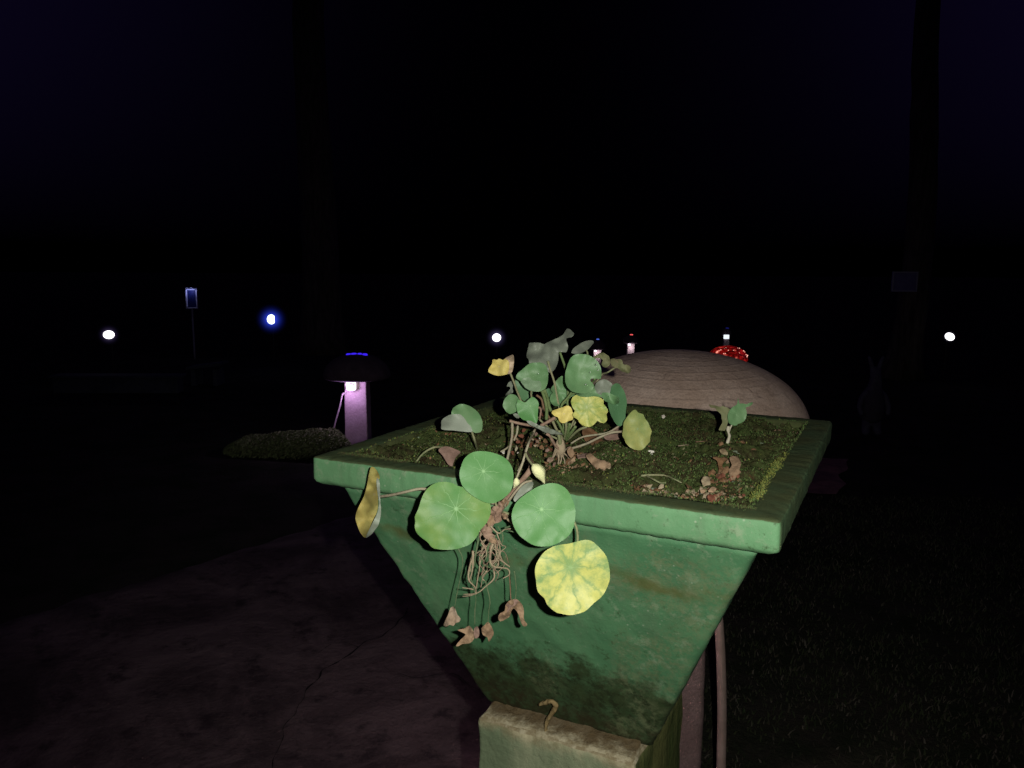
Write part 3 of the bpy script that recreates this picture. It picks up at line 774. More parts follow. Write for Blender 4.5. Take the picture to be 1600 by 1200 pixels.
# upper front pair
UL([(310,535),(325,490),(355,462),(390,435),(430,400),(470,380),(525,376),(580,380),(615,402),(635,440),(645,500),(642,560),(632,610),(610,650),(580,670),(540,680),(495,676),(455,668),(405,640),(380,600),(355,570)], (480,600), 'mid', -.025, (-.1,.35), .004, .001, .004, more=[([(358,572),(380,545),(420,530),(455,535),(480,560),(520,568),(560,572),(572,600),(570,645),(545,678),(500,676),(455,666),(410,640),(378,605)], (480,610), 'sheen')])
UL([(820,540),(822,480),(838,430),(850,390),(878,330),(920,295),(965,286),(1010,288),(1070,300),(1120,330),(1150,355),(1180,400),(1197,450),(1198,500),(1190,545),(1140,545),(1092,545),(1085,570),(1112,600),(1112,640),(1092,675),(1055,692),(1000,702),(950,695),(895,680),(850,640),(825,590)], (1000,490), 'mid', -.045, (.1,.25), .006, .001, .004)
UL([(1040,640),(1110,600),(1130,650),(1160,700),(1210,720),(1160,745),(1100,745),(1040,735),(960,728),(930,700),(1000,690)], (1090,690), 'mid', -.02, (0,.5), 0, .001, .003)
UL([(1130,642),(1135,610),(1155,582),(1200,555),(1240,552),(1278,572),(1312,602),(1305,650),(1285,700),(1262,742),(1210,745),(1150,705)], (1210,650), 'grey', -.010, (.2,.2), .002, .001, .003, more=[([(1200,700),(1262,690),(1330,715),(1382,745),(1378,800),(1320,812),(1268,790),(1225,770)], (1290,750), 'mid')])
UL([(1262,755),(1285,700),(1300,640),(1330,600),(1375,595),(1415,640),(1445,700),(1462,775),(1460,840),(1450,910),(1448,970),(1425,1015),(1385,1042),(1345,1010),(1300,930),(1275,850)], (1360,820), 'dark', -.004, (.55,.05), .004, .001)
# lower left pair
UL([(173,830),(176,790),(190,758),(225,718),(260,706),(292,712),(328,738),(340,780),(332,840),(315,882),(285,900),(250,912),(222,900),(198,878)], (250,800), 'mid', -.03, (-.3,0), .002, .001)
UL([(310,830),(318,790),(330,762),(365,775),(402,792),(440,760),(480,735),(515,755),(545,800),(540,860),(535,920),(535,975),(515,1010),(470,1002),(420,985),(380,970),(345,940),(325,900)], (457,830), 'fresh', -.045, (-.05,.1), .002, .001,
   more=[([(278,912),(305,905),(330,915),(345,945),(328,958),(300,945)], (310,930), 'grey'), ([(420,985),(460,985),(500,1005),(530,1020),(505,1045),(470,1035),(440,1015)], (470,1010), 'white')])
# yellow leaves
UL([(20,462),(32,430),(60,385),(64,350),(85,342),(112,350),(130,335),(150,342),(172,350),(200,332),(225,325),(240,400),(240,470),(225,495),(180,508),(130,515),(80,505),(30,482)], (130,420), 'gold', .0, (-.2,0), .0, .002, .006,
   more=[([(195,335),(235,310),(272,294),(286,310),(288,350),(283,400),(279,440),(262,482),(222,497),(236,450),(238,390),(222,350)], (250,400), 'blush')])
UL([(680,902),(690,878),(712,868),(760,852),(800,840),(842,825),(870,835),(888,858),(900,900),(906,940),(895,975),(850,988),(808,1008),(765,995),(745,950),(712,935)], (810,910), 'gold', -.05, (-.2,.1), .0, .002, .006)
UL([(885,805),(882,775),(898,740),(922,722),(945,716),(975,730),(1010,735),(1060,737),(1110,730),(1160,735),(1200,750),(1222,775),(1220,805),(1240,830),(1262,860),(1265,890),(1250,920),(1258,955),(1250,985),(1222,1008),(1185,1000),(1155,985),(1135,1008),(1110,1030),(1080,1046),(1045,1045),(1000,1030),(968,1000),(950,970),(912,945),(900,915),(920,880),(900,850)], (1045,840), 'pale', -.06, (0,.05), .003, .002, .004)
UL([(1250,720),(1255,680),(1258,640),(1285,598),(1305,575),(1330,560),(1352,580),(1380,590),(1395,620),(1412,642),(1422,668),(1433,695),(1424,730),(1422,760),(1400,785),(1375,810),(1340,814),(1300,798),(1272,770),(1262,745)], (1345,680), 'mix', -.03, (.3,.1), .003, .0015, .004, conv=cC)
# water drops on the two upper leaves
WD = M_('water', .03, .6); WD.b.inputs['Transmission Weight'].default_value = .9; WD.b.inputs['IOR'].default_value = 1.33
for (u, v, dd, r) in [(540,495,-.030,.0011),(1140,405,-.055,.0012),(1035,605,-.055,.0015),(1080,482,-.055,.0010),(1165,455,-.055,.0010),(1145,395,-.055,.0007)]:
    c_ = P(*cB((u, v)), D0+dd-.004)
    V, F = lathe_geo([(.0001,-r*.5),(r*.8,-r*.3),(r,0),(r*.8,r*.5),(r*.4,r*.75),(.0001,r*.8)], c_, 10)
    mk('water_drop', V, F, WD.m, U)
# stems radiating from the crown
def us(pts, dds, r=.0016, m=STEM, r1=None, conv=cB, end=True):
    q = [P(*conv(p), D0+d_) for p, d_ in zip(pts, dds)]
    return tube('stem', q, r, m, U, r1)
crown = (815, 1170)
us([(250,490),(290,590),(330,700),(420,900),(560,1080),(760,1180)], [.0,.0,.01,.02,.01,0], .0015)
us([(765,268),(795,350),(822,440),(850,620),(840,900),(820,1170)], [.02,.02,.015,.01,.01,0], .0018, STEMG)
us([(640,360),(665,450),(710,590),(740,760),(790,980),(815,1170)], [.02,.02,.015,.012,.01,0], .0016)
us([(1040,250),(1055,290),(1060,500),(980,800),(860,1100),(830,1180)], [.055,.05,.03,.02,.01,0], .0013)
us([(1340,430),(1260,480),(1190,515),(1080,700),(900,1050),(830,1180)], [.055,.05,.03,.02,.01,0], .0013)
us([(1130,545),(1100,590),(1030,720),(900,700),(770,840)], [-.035,-.02,-.01,-.005,0], .0015, STEMG)
us([(900,672),(850,740),(780,835),(800,1000),(815,1150)], [-.02,-.015,-.01,-.005,0], .0017, STEMG)
us([(470,668),(468,720),(500,900),(650,1060),(780,1170)], [-.02,-.015,0,0,0], .0014)
us([(580,670),(610,760),(628,860),(625,970)], [-.02,-.015,-.01,-.005], .0022, STEMG, .0026)
us([(605,660),(640,760),(660,850),(745,1010),(800,1110)], [-.02,-.01,-.005,-.002,0], .0022, STEMG)
us([(520,715),(575,760),(600,850),(690,1010),(790,1150)], [.0,.0,.0,.0,0], .0016, STEMB)
us([(690,985),(740,1090),(800,1180)], [-.02,-.012,0], .0020)
us([(740,980),(790,1080),(825,1160)], [-.025,-.015,0], .0020, STEMG)
us([(830,990),(830,1080),(815,1180)], [-.03,-.02,0], .0020)
us([(870,1010),(850,1100),(825,1180)], [-.03,-.02,0], .0022, STEMG)
us([(930,1040),(880,1110),(830,1190)], [-.03,-.02,0], .0022, STEMG)
us([(1045,1045),(960,1080),(880,1150),(830,1190)], [-.04,-.03,-.01,0], .0018)
us([(1380,1040),(1250,1110),(1010,1150),(880,1220)], [-.004,-.004,-.004,0], .0014, STEMP)
us([(1245,697),(1180,705),(1110,732),(1020,775),(920,806),(880,815)], [-.03,-.03,-.03,-.025,-.02,-.01], .0017, STEMP, conv=cC)
# long grey-green blade lying from left to crown
o = ribbon('leaf', U, [P(*cB(q), D0+d_) for q, d_ in zip([(420,985),(500,1030),(590,1065),(690,1100),(770,1115),(800,1130)], [-.05,-.045,-.04,-.03,-.02,-.01])], [.0006,.0018,.0035,.0036,.0016,.0008], LM['grey'], .4)
# pinkish stalks at left of the crown, running down to the soil
def cs(pts, dds, r, m, nm='stem'): return tube(nm, [P(*cD(p), D0+d_) for p, d_ in zip(pts, dds)], r, m, U, None, 7, 6, .3)
cs([(345,230),(345,330),(330,430),(300,560)], [-.05,-.055,-.06,-.07], .0019, STEMP)
cs([(395,260),(385,330),(360,390)], [-.045,-.05,-.05], .0015, STEMP)
cs([(550,290),(510,370),(470,470),(450,560),(400,660),(370,740)], [-.04,-.05,-.06,-.07,-.075,-.08], .0016, STEMP)
cs([(320,215),(420,240),(560,265),(700,300)], [-.045,-.04,-.03,-.02], .0019, BARK)
cs([(590,200),(600,110),(560,90)], [-.02,-.02,-.02], .0014, BARK)
cs([(600,260),(660,225),(730,185)], [-.025,-.025,-.025], .0024, BARK)
cs([(770,480),(720,420),(680,350),(650,330)], [-.01,-.02,-.03,-.03], .0020, BARK)
cs([(780,470),(770,390),(760,340),(765,300)], [-.005,-.015,-.02,-.02], .0026, STEM)
cs([(240,490),(280,470),(330,430)], [-.06,-.06,-.05], .0012, STEMP)
# the knobbly crown
V, F = lathe_geo([(.001,-.010),(.007,-.008),(.0095,0),(.0085,.007),(.006,.013),(.002,.018)], P(*cD((775,475)), D0-.006), 18, .5)
mk('crown', V, F, ROOT, U)
for (a, b, r) in [((750,500),(755,600),.0012), ((790,520),(820,620),.0012), ((740,480),(690,560),.0014), ((730,470),(650,640),.0010), ((800,500),(860,560),.0011), ((780,520),(770,600),.001)]:
    cs([a, ((a[0]+b[0])/2+8, (a[1]+b[1])/2), b], [-.015,-.018,-.02], r, ROOT, 'root')
# papery scraps around the crown and red stem bases
rnd = random.Random(33)
def scrap(u, v, s, mat, dz=.006, parent=U, nm='withered_leaf', conv=cD, dd=None, asp=1.0, cr=.006):
    poly = []; n = rnd.choice((7, 8, 9, 10)); ra = rnd.uniform(0, PI)
    for k in range(n):
        a = 2*PI*k/n; rr = rnd.uniform(.5, 1.15)*s; x = rr*math.cos(a); y = rr*math.sin(a)*asp
        poly.append((u + x*math.cos(ra) - y*math.sin(ra), v + x*math.sin(ra) + y*math.cos(ra)))
    cu = conv((u, v)); d_ = depth(soil(cu[0], cu[1], dz)) if dd is None else dd
    return leaf(nm, parent, [(poly, (u, v), 'gold')], d_, (rnd.uniform(-.7,.7), rnd.uniform(.2,1.0)), 0, .001, cr, conv=conv, step=2.6, sm=2, smat=mat)
for (u, v, s, k) in [(870,500,44,DRY),(860,470,38,DRYP),(340,215,30,BARK),(375,250,28,DRYP),(430,255,24,BARK),(450,300,26,DRYR),(430,350,30,DRYR),(400,400,26,DRYR),(380,460,24,STEMP),(350,500,22,DRYR),(600,140,34,DRYP),(620,110,28,BARK),(590,190,24,DRYR),(660,220,40,BARK),(630,160,26,DRYR),(690,120,26,DRYP),
                     (560,330,20,DRYP),(600,360,24,DRYD),(640,400,28,DRYD),(570,400,22,BARK),(610,450,26,DRYD),(660,480,24,DRYP),(690,560,34,BARK),(650,590,26,DRYD),(720,600,22,DRYP),(550,440,18,ROOT),(530,380,16,ROOT),(590,370,14,WHITE),(520,350,14,ROOT),(400,500,12,WHITE),(268,490,20,WHITE),(640,520,20,DRYD),(700,420,22,DRYD)]:
    scrap(u, v, s, k, dz=.010 + .012*rnd.random(), asp=rnd.uniform(.5, 1))

# ------------------------------------------------------------------ seedling on the right
B3 = soil(*cE((452,635))); D3 = depth(B3)
N3 = thing('nasturtium_seedling', 'small pale nasturtium seedling with torn leaves standing alone in the moss at right', 'plant', tuple(B3), 0)
leaf('leaf', N3, [([(285,192),(305,222),(345,226),(358,250),(385,268),(402,292),(405,320),(412,355),(400,385),(378,430),(410,436),(440,432),(468,345),(492,290),(490,245),(462,222),(440,216),(415,205),(390,214),(350,202),(315,198)], (440,330), 'olive')], D3-.002, (-.2,.3), .002, .001, .004, conv=cE)
leaf('leaf', N3, [([(462,300),(478,250),(510,215),(548,190),(560,130),(572,180),(605,182),(640,188),(690,168),(695,188),(665,208),(632,222),(640,262),(638,305),(622,340),(598,362),(560,375),(545,388),(505,386),(470,360)], (545,290), 'mid')], D3-.006, (.2,.3), .002, .001, .004, conv=cE)
for q, r in ((([(470,395),(465,440),(478,490),(458,560),(452,640)]), .0022), (([(500,385),(480,430),(470,480)]), .0012)):
    tube('stem', [P(*cE(p), D3-.003) for p in q], r, dry_mat('stem_white', (.46,.44,.33), (.36,.33,.24)), N3, None, 7, 6, .5)

# ------------------------------------------------------------------ loose dead leaves and litter on the soil
def dead(name, label, poly, conv, mat, dz=.011, cr=.009, grp=None, tilt=(0, .9)):
    u = sum(p[0] for p in poly)/len(poly); v = sum(p[1] for p in poly)/len(poly); cu = conv((u, v))
    p_ = soil(cu[0], cu[1], dz)
    o = leaf(name, None, [(poly, (u, v), 'gold')], depth(p_), tilt, 0, .001, cr, conv=conv, step=3, sm=3, smat=mat)
    s_ = o.modifiers.new('thickness', 'SOLIDIFY'); s_.thickness = .0005
    tag(o, label, 'dead leaf', grp); return o
GR = 'dead leaves lying on the planter soil'
PK = thing('dead_leaf', 'pinkish brown dead leaf with a curved pale stalk behind the topmost round leaf', 'dead leaf', tuple(soil(705, 712)), 0, GR)
leaf('blade', PK, [([(770,640),(800,610),(850,599),(915,620),(982,652),(950,690),(930,720),(912,765),(902,790),(865,775),(838,735),(812,692)], (860,680), 'gold')], depth(soil(*cF((860,700)), .012)), (0,.7), 0, .001, .004, conv=cF, smat=DRYP)
tube('stalk', [soil(*cF((555,752)), .003), soil(*cF((600,690)), .012), soil(*cF((660,640)), .02), soil(*cF((735,608)), .024), soil(*cF((810,608)), .02)], .0011, STEM, PK, .0016)
dead('dead_leaf', 'broad tan dead leaf on the moss just right of the bushy plant base', [(1000,520),(1040,500),(1100,550),(1150,562),(1205,582),(1228,610),(1215,645),(1160,667),(1110,650),(1075,625),(1030,570)], cD, DRY, .010, grp=GR)
dead('dead_leaf', 'narrow tan dead leaf pointing left beside the bushy plant base', [(925,520),(960,512),(1010,500),(1050,520),(1020,540),(960,545),(932,552)], cD, DRYP, .012, grp=GR)
dead('dead_leaf', 'large brown dead leaf half hidden under the yellow leaves', [(970,300),(1020,270),(1080,300),(1130,350),(1160,400),(1120,440),(1060,470),(1020,420),(985,370)], cD, DRYD, .010, grp=GR)
dead('dead_leaf', 'brown dead leaf beneath the half yellow leaf at right of the bushy plant', [(1160,340),(1220,290),(1290,260),(1330,300),(1310,370),(1240,385),(1180,380)], cD, DRYP, .012, grp=GR)
dead('dead_leaf', 'crinkled brown dead leaf at the foot of the seedling, left one', [(320,690),(350,675),(385,690),(430,685),(470,700),(440,720),(410,760),(440,820),(410,870),(375,860),(380,790),(365,720)], cE, DRYD, .010, .008, GR)
dead('dead_leaf', 'crinkled tan dead leaf at the foot of the seedling, right one', [(480,690),(520,668),(560,690),(590,740),(575,800),(590,830),(545,860),(520,920),(490,880),(470,810),(500,760)], cE, DRY, .010, .008, GR)
dead('dead_leaf', 'pale curled dead leaf scrap on the moss in front of the seedling', [(215,900),(240,865),(285,872),(300,910),(300,945),(262,950),(230,960),(222,930)], cE, dry_mat('dry_leaf_cream', (.36,.30,.19), (.26,.19,.12)), .008, .006, GR)
dead('dead_leaf', 'russet dead leaf scrap nearest the front rim below the seedling', [(275,1050),(300,1030),(340,1060),(345,1100),(320,1115),(285,1095)], cE, DRYR, .009, .006, GR)
dead('dead_leaf', 'tan dead leaf scrap just behind the front rim scrap below the seedling', [(280,1000),(320,960),(355,975),(340,1010),(300,1020)], cE, DRY, .009, .006, GR)
dead('dead_leaf', 'tan dead leaf crumpled around the seedling stem', [(385,620),(410,600),(440,612),(465,640),(460,668),(425,660),(400,650)], cE, dry_mat('dry_leaf_buff', (.30,.24,.14), (.2,.14,.08)), .012, .006, GR)
# litter crumbs: uncountable
rnd = random.Random(77); V = []; F = []; fm = []
lm = [DRYD, DRYR, DRY, ROOT, LM['olive'], WHITE]
def crumb(x, y, s, k):
    z = soilh(x, y) + .002; a = rnd.uniform(0, 2*PI); n = Vector((rnd.gauss(0,.5), rnd.gauss(0,.5), 1)).normalized()
    t1 = n.orthogonal().normalized(); t2 = n.cross(t1); b = len(V); m_ = 6
    for i in range(m_):
        th = 2*PI*i/m_ + a; r = s*rnd.uniform(.5, 1.1); V.append(Vector((x, y, z)) + t1*math.cos(th)*r*1.4 + t2*math.sin(th)*r + n*rnd.uniform(-.3,.6)*s)
    V.append(Vector((x, y, z)) + n*s*.5)
    for i in range(m_): F.append((b+i, b+(i+1) % m_, b+m_)); fm.append(k)
for (u, v, su, sv, n, ks) in [(1040,775,55,10,90,(3,4,2,4)), (1008,765,22,7,50,(1,0,1,2)), (1120,775,40,10,90,(0,1,2,4,3)), (1135,740,22,20,60,(0,2,0)), (870,735,60,14,120,(0,2,3,0)), (1150,760,30,14,50,(4,4,0)),
                              (700,690,60,22,60,(0,3,0,4)), (840,690,50,16,90,(1,0,2)), (960,720,90,30,40,(0,2,3)), (1000,700,170,36,60,(0,0,4,3,2)), (1230,670,30,18,40,(3,2,4))]:
    for i in range(n):
        p = soil(rnd.gauss(u, su*.5), rnd.gauss(v, sv*.5)); lx, ly = w2loc(p.x, p.y)
        if abs(lx) < H-.004 and abs(ly) < H-.004: crumb(p.x, p.y, rnd.uniform(.0009, .0030), rnd.choice(ks))
for (u, v, su, sv, n, ks) in [(1130,745,26,20,34,(0,2,0,1)), (1095,775,30,10,26,(2,3,4,0)), (830,700,40,14,30,(2,0,1)), (900,715,40,12,20,(0,2)), (1025,770,30,8,16,(3,4,0)), (1150,705,40,16,12,(0,4))]:
    for i in range(n):
        p = soil(rnd.gauss(u, su*.5), rnd.gauss(v, sv*.5)); lx, ly = w2loc(p.x, p.y)
        if abs(lx) < H-.006 and abs(ly) < H-.006: crumb(p.x, p.y, rnd.uniform(.0030, .0062), rnd.choice(ks))
o = mk('leaf_litter', V, F, None, smooth=False, mats=lm, fm=fm); o['kind'] = 'stuff'; o['label'] = 'brown and tan plant crumbs scattered over the planter soil'; o['category'] = 'leaf litter'
# white bits, twigs
def twig(label, pts, r, m, conv):
    o = tube('twig', [soil(*conv(p), .006 + .002*(i % 2)) for i, p in enumerate(pts)], r, m, None, r*.5, 6, 5, .3); tag(o, label, 'twig', 'twigs lying on the planter moss'); return o
c3 = lambda q: (900 + q[0]/3.6364, 500 + q[1]/3.6364)
twig('short pale curved twig on the moss right of the broad tan dead leaf', [(268,815),(300,835),(340,840)], .0012, STEM, c3)
twig('long pale green twig lying along the moss near the front rim', [(370,885),(440,880),(510,885),(560,905),(600,925)], .0015, STEM, c3)
twig('pale twig slanting down beneath the long pale green twig', [(400,885),(440,905),(480,925),(510,925)], .0015, STEM, c3)
twig('short whitish twig on the dark moss behind, left of the seedling', [(580,715),(610,712),(645,706)], .0012, ROOT, c3)
twig('thin brown twig beside the seedling stem', [(680,692),(720,690),(750,685)], .0010, STEMB, c3)
for lb, poly, cv in (('white petal lying on the moss under the half yellow leaf', [(408,745),(425,740),(448,748),(440,762),(425,770),(412,758)], c3), ('tiny white petal on the moss behind the half yellow leaf', [(485,545),(500,538),(508,550),(494,560)], c3)):
    u = sum(p[0] for p in poly)/len(poly); v = sum(p[1] for p in poly)/len(poly); q = cv((u, v))
    o = leaf('fallen_petal', None, [(poly, (u, v), 'gold')], depth(soil(q[0], q[1], .008)), (.2,.4), 0, .001, .002, conv=cv, step=2, smat=WHITE); tag(o, lb, 'petal', 'petals on the moss')
# withered leaf clinging to the planter foot
q = [(440,158),(480,148),(515,140),(540,170),(515,215),(488,260),(480,315),(505,355),(535,385)]
def foot(u, v, off=.012):
    # the front face leans inwards towards the foot
    nb = (FN*.349 + Vector((0, 0, -.1456))).normalized()
    p0 = Vector((PC[0], PC[1], RIMZ-.393)) + FN*.1288
    return onplane(u, v, p0 + nb*off, nb)
fp = [foot(*cH(p), o_) for p, o_ in zip(q, (.012,.014,.015,.016,.018,.022,.026,.030,.033))]
HL = thing('hanging_dead_leaf', 'long withered leaf stuck to the mossy planter foot above the pillar', 'dead leaf', tuple(fp[-1]), 0)
ribbon('blade', HL, fp, [.0024,.0048,.0030,.0040,.0036,.0030,.0028,.0040,.0062], dry_mat('dry_leaf_straw', (.24,.18,.085), (.17,.12,.05)), .8)
tube('stalk', [fp[-1], foot(*cH((530,430)), .036), foot(*cH((510,472)), .040)], .0010, STEMB, HL, .0004)

# ------------------------------------------------------------------ mushroom lamps
def stone_mat(name, a, b, bands=True):
    m = M_(name, .85, .15)
    v = m.map((1, 1, 1))
    c = m.mix(m.ramp(m.noise(9, 6, .65), .3, .7), a, b)
    if bands:
        uvn = m.n('ShaderNodeUVMap'); uvn.uv_map = 'UVMap'
        br = m.n('ShaderNodeTexBrick'); br.inputs['Scale'].default_value = 1.0
        br.inputs['Mortar Size'].default_value = .006; br.inputs['Mortar Smooth'].default_value = .9
        br.inputs['Brick Width'].default_value = .23; br.inputs['Row Height'].default_value = .034
        br.inputs['Color1'].default_value = (1,1,1,1); br.inputs['Color2'].default_value = (.72,.72,.72,1); br.inputs['Mortar'].default_value = (.62,.6,.6,1)
        nt = m.n('ShaderNodeTexNoise'); nt.inputs['Scale'].default_value = 9; m.l(uvn.outputs[0], nt.inputs['Vector'])
        va = m.n('ShaderNodeVectorMath'); va.operation = 'MULTIPLY_ADD'; va.inputs[1].default_value = (.02,.016,0)
        m.l(nt.outputs['Color'], va.inputs[0]); m.l(uvn.outputs[0], va.inputs[2]); m.l(va.outputs[0], br.inputs['Vector'])
        mm = m.n('ShaderNodeMix'); mm.data_type = 'RGBA'; mm.blend_type = 'MULTIPLY'; mm.inputs[0].default_value = .27
        m.l(c, mm.inputs[6]); m.l(br.outputs['Color'], mm.inputs[7]); c = mm.outputs[2]
    c = m.mix(m.math('MULTIPLY', m.ramp(m.noise(75, 5, .7), .45, .7), .40), c, tuple(k*.5 for k in a))
    c = m.mix(m.math('MULTIPLY', m.ramp(m.noise(260, 3, .8, m.map((1, 1, 1.6))), .48, .6), .40), c, tuple(k*.55 for k in a))
    m.color(c)
    h = m.math('ADD', m.noise(120, 6, .7), m.noise(16, 4, .6))
    if bands: h = m.math('ADD', h, m.math('MULTIPLY', br.outputs['Fac'], -.22))
    m.bump(h, .55, .006); return m.m
def cap_profile(R, Hh, th=.03, n=26):
    pr = []
    for i in range(n+1):
        a = PI/2*(1-i/n); pr.append((max(.0008, R*math.cos(a)), Hh*math.sin(a)))
    pr += [(R*.995, -th*.5), (R*.96, -th), (R*.6, -th*.6), (R*.25, -th*.5)]
    return pr
def lathe_uv(name, prof, c, m, parent, seg=72, wob=0.0, R0=1):
    V, F = lathe_geo(prof, c, seg, wob)
    UV = []; s = 0
    for i, (r, z) in enumerate(prof):
        if i: s += math.hypot(r-prof[i-1][0], z-prof[i-1][1])
        for k in range(seg): UV.append((abs(k/seg-.5)*2*R0*2.6, s))
    return mk(name, V, F, m, parent, uv=UV)
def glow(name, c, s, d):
    """lens bloom put around a lamp as an added glowing volume, thinning outwards"""
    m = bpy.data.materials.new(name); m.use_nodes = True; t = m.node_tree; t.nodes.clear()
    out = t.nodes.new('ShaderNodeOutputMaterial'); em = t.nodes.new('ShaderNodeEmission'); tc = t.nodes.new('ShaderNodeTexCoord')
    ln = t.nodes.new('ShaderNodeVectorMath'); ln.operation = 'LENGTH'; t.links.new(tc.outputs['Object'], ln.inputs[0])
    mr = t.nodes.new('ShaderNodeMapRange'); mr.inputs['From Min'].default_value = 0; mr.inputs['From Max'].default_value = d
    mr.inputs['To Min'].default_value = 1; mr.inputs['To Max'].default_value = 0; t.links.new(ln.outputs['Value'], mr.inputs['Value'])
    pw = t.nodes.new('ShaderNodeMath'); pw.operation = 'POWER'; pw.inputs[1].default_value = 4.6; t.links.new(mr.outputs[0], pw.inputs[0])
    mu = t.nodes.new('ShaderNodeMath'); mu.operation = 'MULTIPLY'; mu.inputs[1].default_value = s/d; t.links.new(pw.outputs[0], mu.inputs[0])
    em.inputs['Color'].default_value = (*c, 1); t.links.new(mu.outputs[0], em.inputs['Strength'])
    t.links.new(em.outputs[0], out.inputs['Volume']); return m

def plamp(name, loc, e, col, r=.01, spot=None):
    L = bpy.data.lights.new(name, 'POINT'); L.energy = e; L.color = col; L.shadow_soft_size = r
    o = bpy.data.objects.new(name, L); sc.collection.objects.link(o); o.location = loc; return o

PLAST = stone_mat('plastered_cap', (.56,.41,.315), (.74,.58,.47))
CAPD = stone_mat('dark_cap', (.065,.045,.060), (.10,.07,.09), False)
POSTM = stone_mat('rendered_post', (.40,.30,.31), (.52,.41,.43), False)
POSTB = stone_mat('brown_post', (.20,.135,.125), (.28,.20,.185), False)
FIXW = emis('lamp_fixture_white', (1.0,.86,1.0), 1.6, (.8,.75,.8))

# large one close behind the planter
dN = 2.10
cN = P(1058, 650, dN); pzN = cN.z
NL = thing('mushroom_lamp', 'large mushroom shaped garden lamp with broad brown plastered cap right behind the planter', 'garden lamp', (cN.x, cN.y, 0), 0, 'mushroom shaped garden lamps')
ztop = P(1056, 546, dN).z
lathe_uv('cap', cap_profile(.334, ztop-pzN+.012, .035), (cN.x, cN.y, pzN-.012), PLAST, NL, 96, .012, .334)
xr = P(1115, 1100, dN-.1); 
secs = [(.104, 0)] + [(.104 - .004*i/20, pzN*i/20) for i in range(1, 21)]
o = sweep('post', secs, .02, 20, (xr.x - .100, cN.y), .05, POSTB, NL, .004, 14)
pb_ = [P(1124, 1330, dN-.13), P(1127, 1190, dN-.13), P(1128, 1090, dN-.13), P(1124, 985, dN-.13), P(1112, 880, dN-.12), P(1090, 780, dN-.06)]
pb_[0].z = 0.0
tube('conduit', pb_, .0115, simple('conduit_grey', (.20,.145,.12), (.28,.21,.18), 20, .6, .2, .002), NL, None, 14, 8)

plamp('lamp_light', (cN.x - .16, cN.y - .20, pzN - .07), 6.2, (1.0, .71, .84), .03)
box('light_fixture', (cN.x - .16, cN.y - .16, pzN - .045), (.08, .04, .05), FIXW, NL, 0, .005)
def post_cap_lamp(label, u, vbot, vtop, vcapb, d, pw_px, cap_px, crown_col, crown_s, lampcol, lampe, capm, crown_px=None, nm='mushroom_lamp', fixture=True, front_px=0, taper=.06):
    px = d/FPX
    c = P(u, vcapb, d); top = P(u, vtop, d).z
    L = thing('mushroom_lamp', label, 'garden lamp', (c.x, c.y, 0), 0, 'mushroom shaped garden lamps')
    hw = pw_px*px/2
    secs = [(hw*(1+taper), 0)] + [(hw*(1+taper*(1-i/12)), (c.z+.01)*i/12) for i in range(1, 13)]
    sweep('post', secs, hw*.12, 14, (c.x, c.y), .0, POSTM, L, .002, 20)
    R = cap_px*px/2
    lathe_uv('cap', cap_profile(R, top-c.z, .02, 16), (c.x, c.y, c.z+.004), capm, L, 48, .02, R)
    return L, c, px, hw, R, top

# the lit one on the left
L, c, px, hw, R, top = post_cap_lamp('mushroom lamp with blue glowing crown and lilac lit post at left beyond the planter', 558, 690, 552, 587, 6.3, 34, 104, None, 0, None, 0, CAPD)
BLUE = emis('blue_crown_light', (.05,.02,1.0), .9, (.02,.02,.3))
for i, (a, w_) in enumerate(((-13, 7), (-5, 8), (4, 6), (12, 7))):
    cc = P(558 + a, 554.3 - (.7 if abs(a) < 9 else 0), 6.3 - .06)
    Vb, Fb = lathe_geo([(.001,-.010),(w_*px*.62,-.009),(w_*px*.62,.004),(w_*px*.4,.010),(.001,.011)], cc, 16)
    mk('crown_light', Vb, Fb, BLUE, L)
fx = P(548.5, 603, 6.3 - hw - .03)
fo_ = box('light_fixture', fx, (.075, .035, .060), FIXW, L, 0, .006)
Vt, Ft = tube_geo(smooth_path([fx + Vector((-.03,0,-.028)), fx + Vector((0,-.012,-.034)), fx + Vector((.035,0,-.03))]), .006)
mk('bracket', Vt, Ft, simple('bracket', (.5,.45,.5), (.4,.35,.4), 20, .5, .1), fo_)
tube('cable', [fx + Vector((.028,-.022,.012)), fx + Vector((0,-.024,.018)), fx + Vector((-.024,-.024,-.006)), P(539, 614, 6.2), P(535, 617, 6.2), P(531, 635, 6.2), P(523, 664, 6.2), P(518, 690, 6.2)], .0065, simple('cable_white', (.42,.34,.36), (.36,.28,.3), 20, .5, .1), L, None, 8, 6)
plamp('lamp_light', (c.x - .03, c.y - hw - .13, c.z - .085), 2.3, (.74,.48,1.0), .02)

# smaller ones further away
def far_lamp(label, u, vc, vtop, d, pw, capw, crowncol, cs_, lampe, crown_px, postc=(1,.9,.97)):
    L, c, px, hw, R, top = post_cap_lamp(label, u, 0, vtop, vc, d, pw, capw, None, 0, None, 0, CAPD, taper=.02)
    cc = Vector((c.x, c.y, top + .004))
    r = crown_px*px/2
    Vb, Fb = lathe_geo([(.001,-.010),(r,-.007),(r,.004),(r*.7,.008),(.001,.009)], cc + Vector((.3*r, -.25*r, 0)), 20)
    mk('crown_light', Vb, Fb, emis('crown_'+str(u), crowncol, cs_, tuple(k*.1 for k in crowncol)), L)
    fx = Vector((c.x - hw*.6, c.y - hw - .02, c.z - .025))
    box('light_fixture', fx, (.03, .02, .03), FIXW, L)
    
    if lampe: plamp('lamp_light', (c.x, c.y - hw - .055, c.z - .07), lampe, postc, .01)
    return L
far_lamp('small white posted mushroom lamp with blue crown peeking over the bushy plant', 933, 544, 530.5, 10.5, 12, 26, (.12,.22,1.0), .7, .32, 4.5)
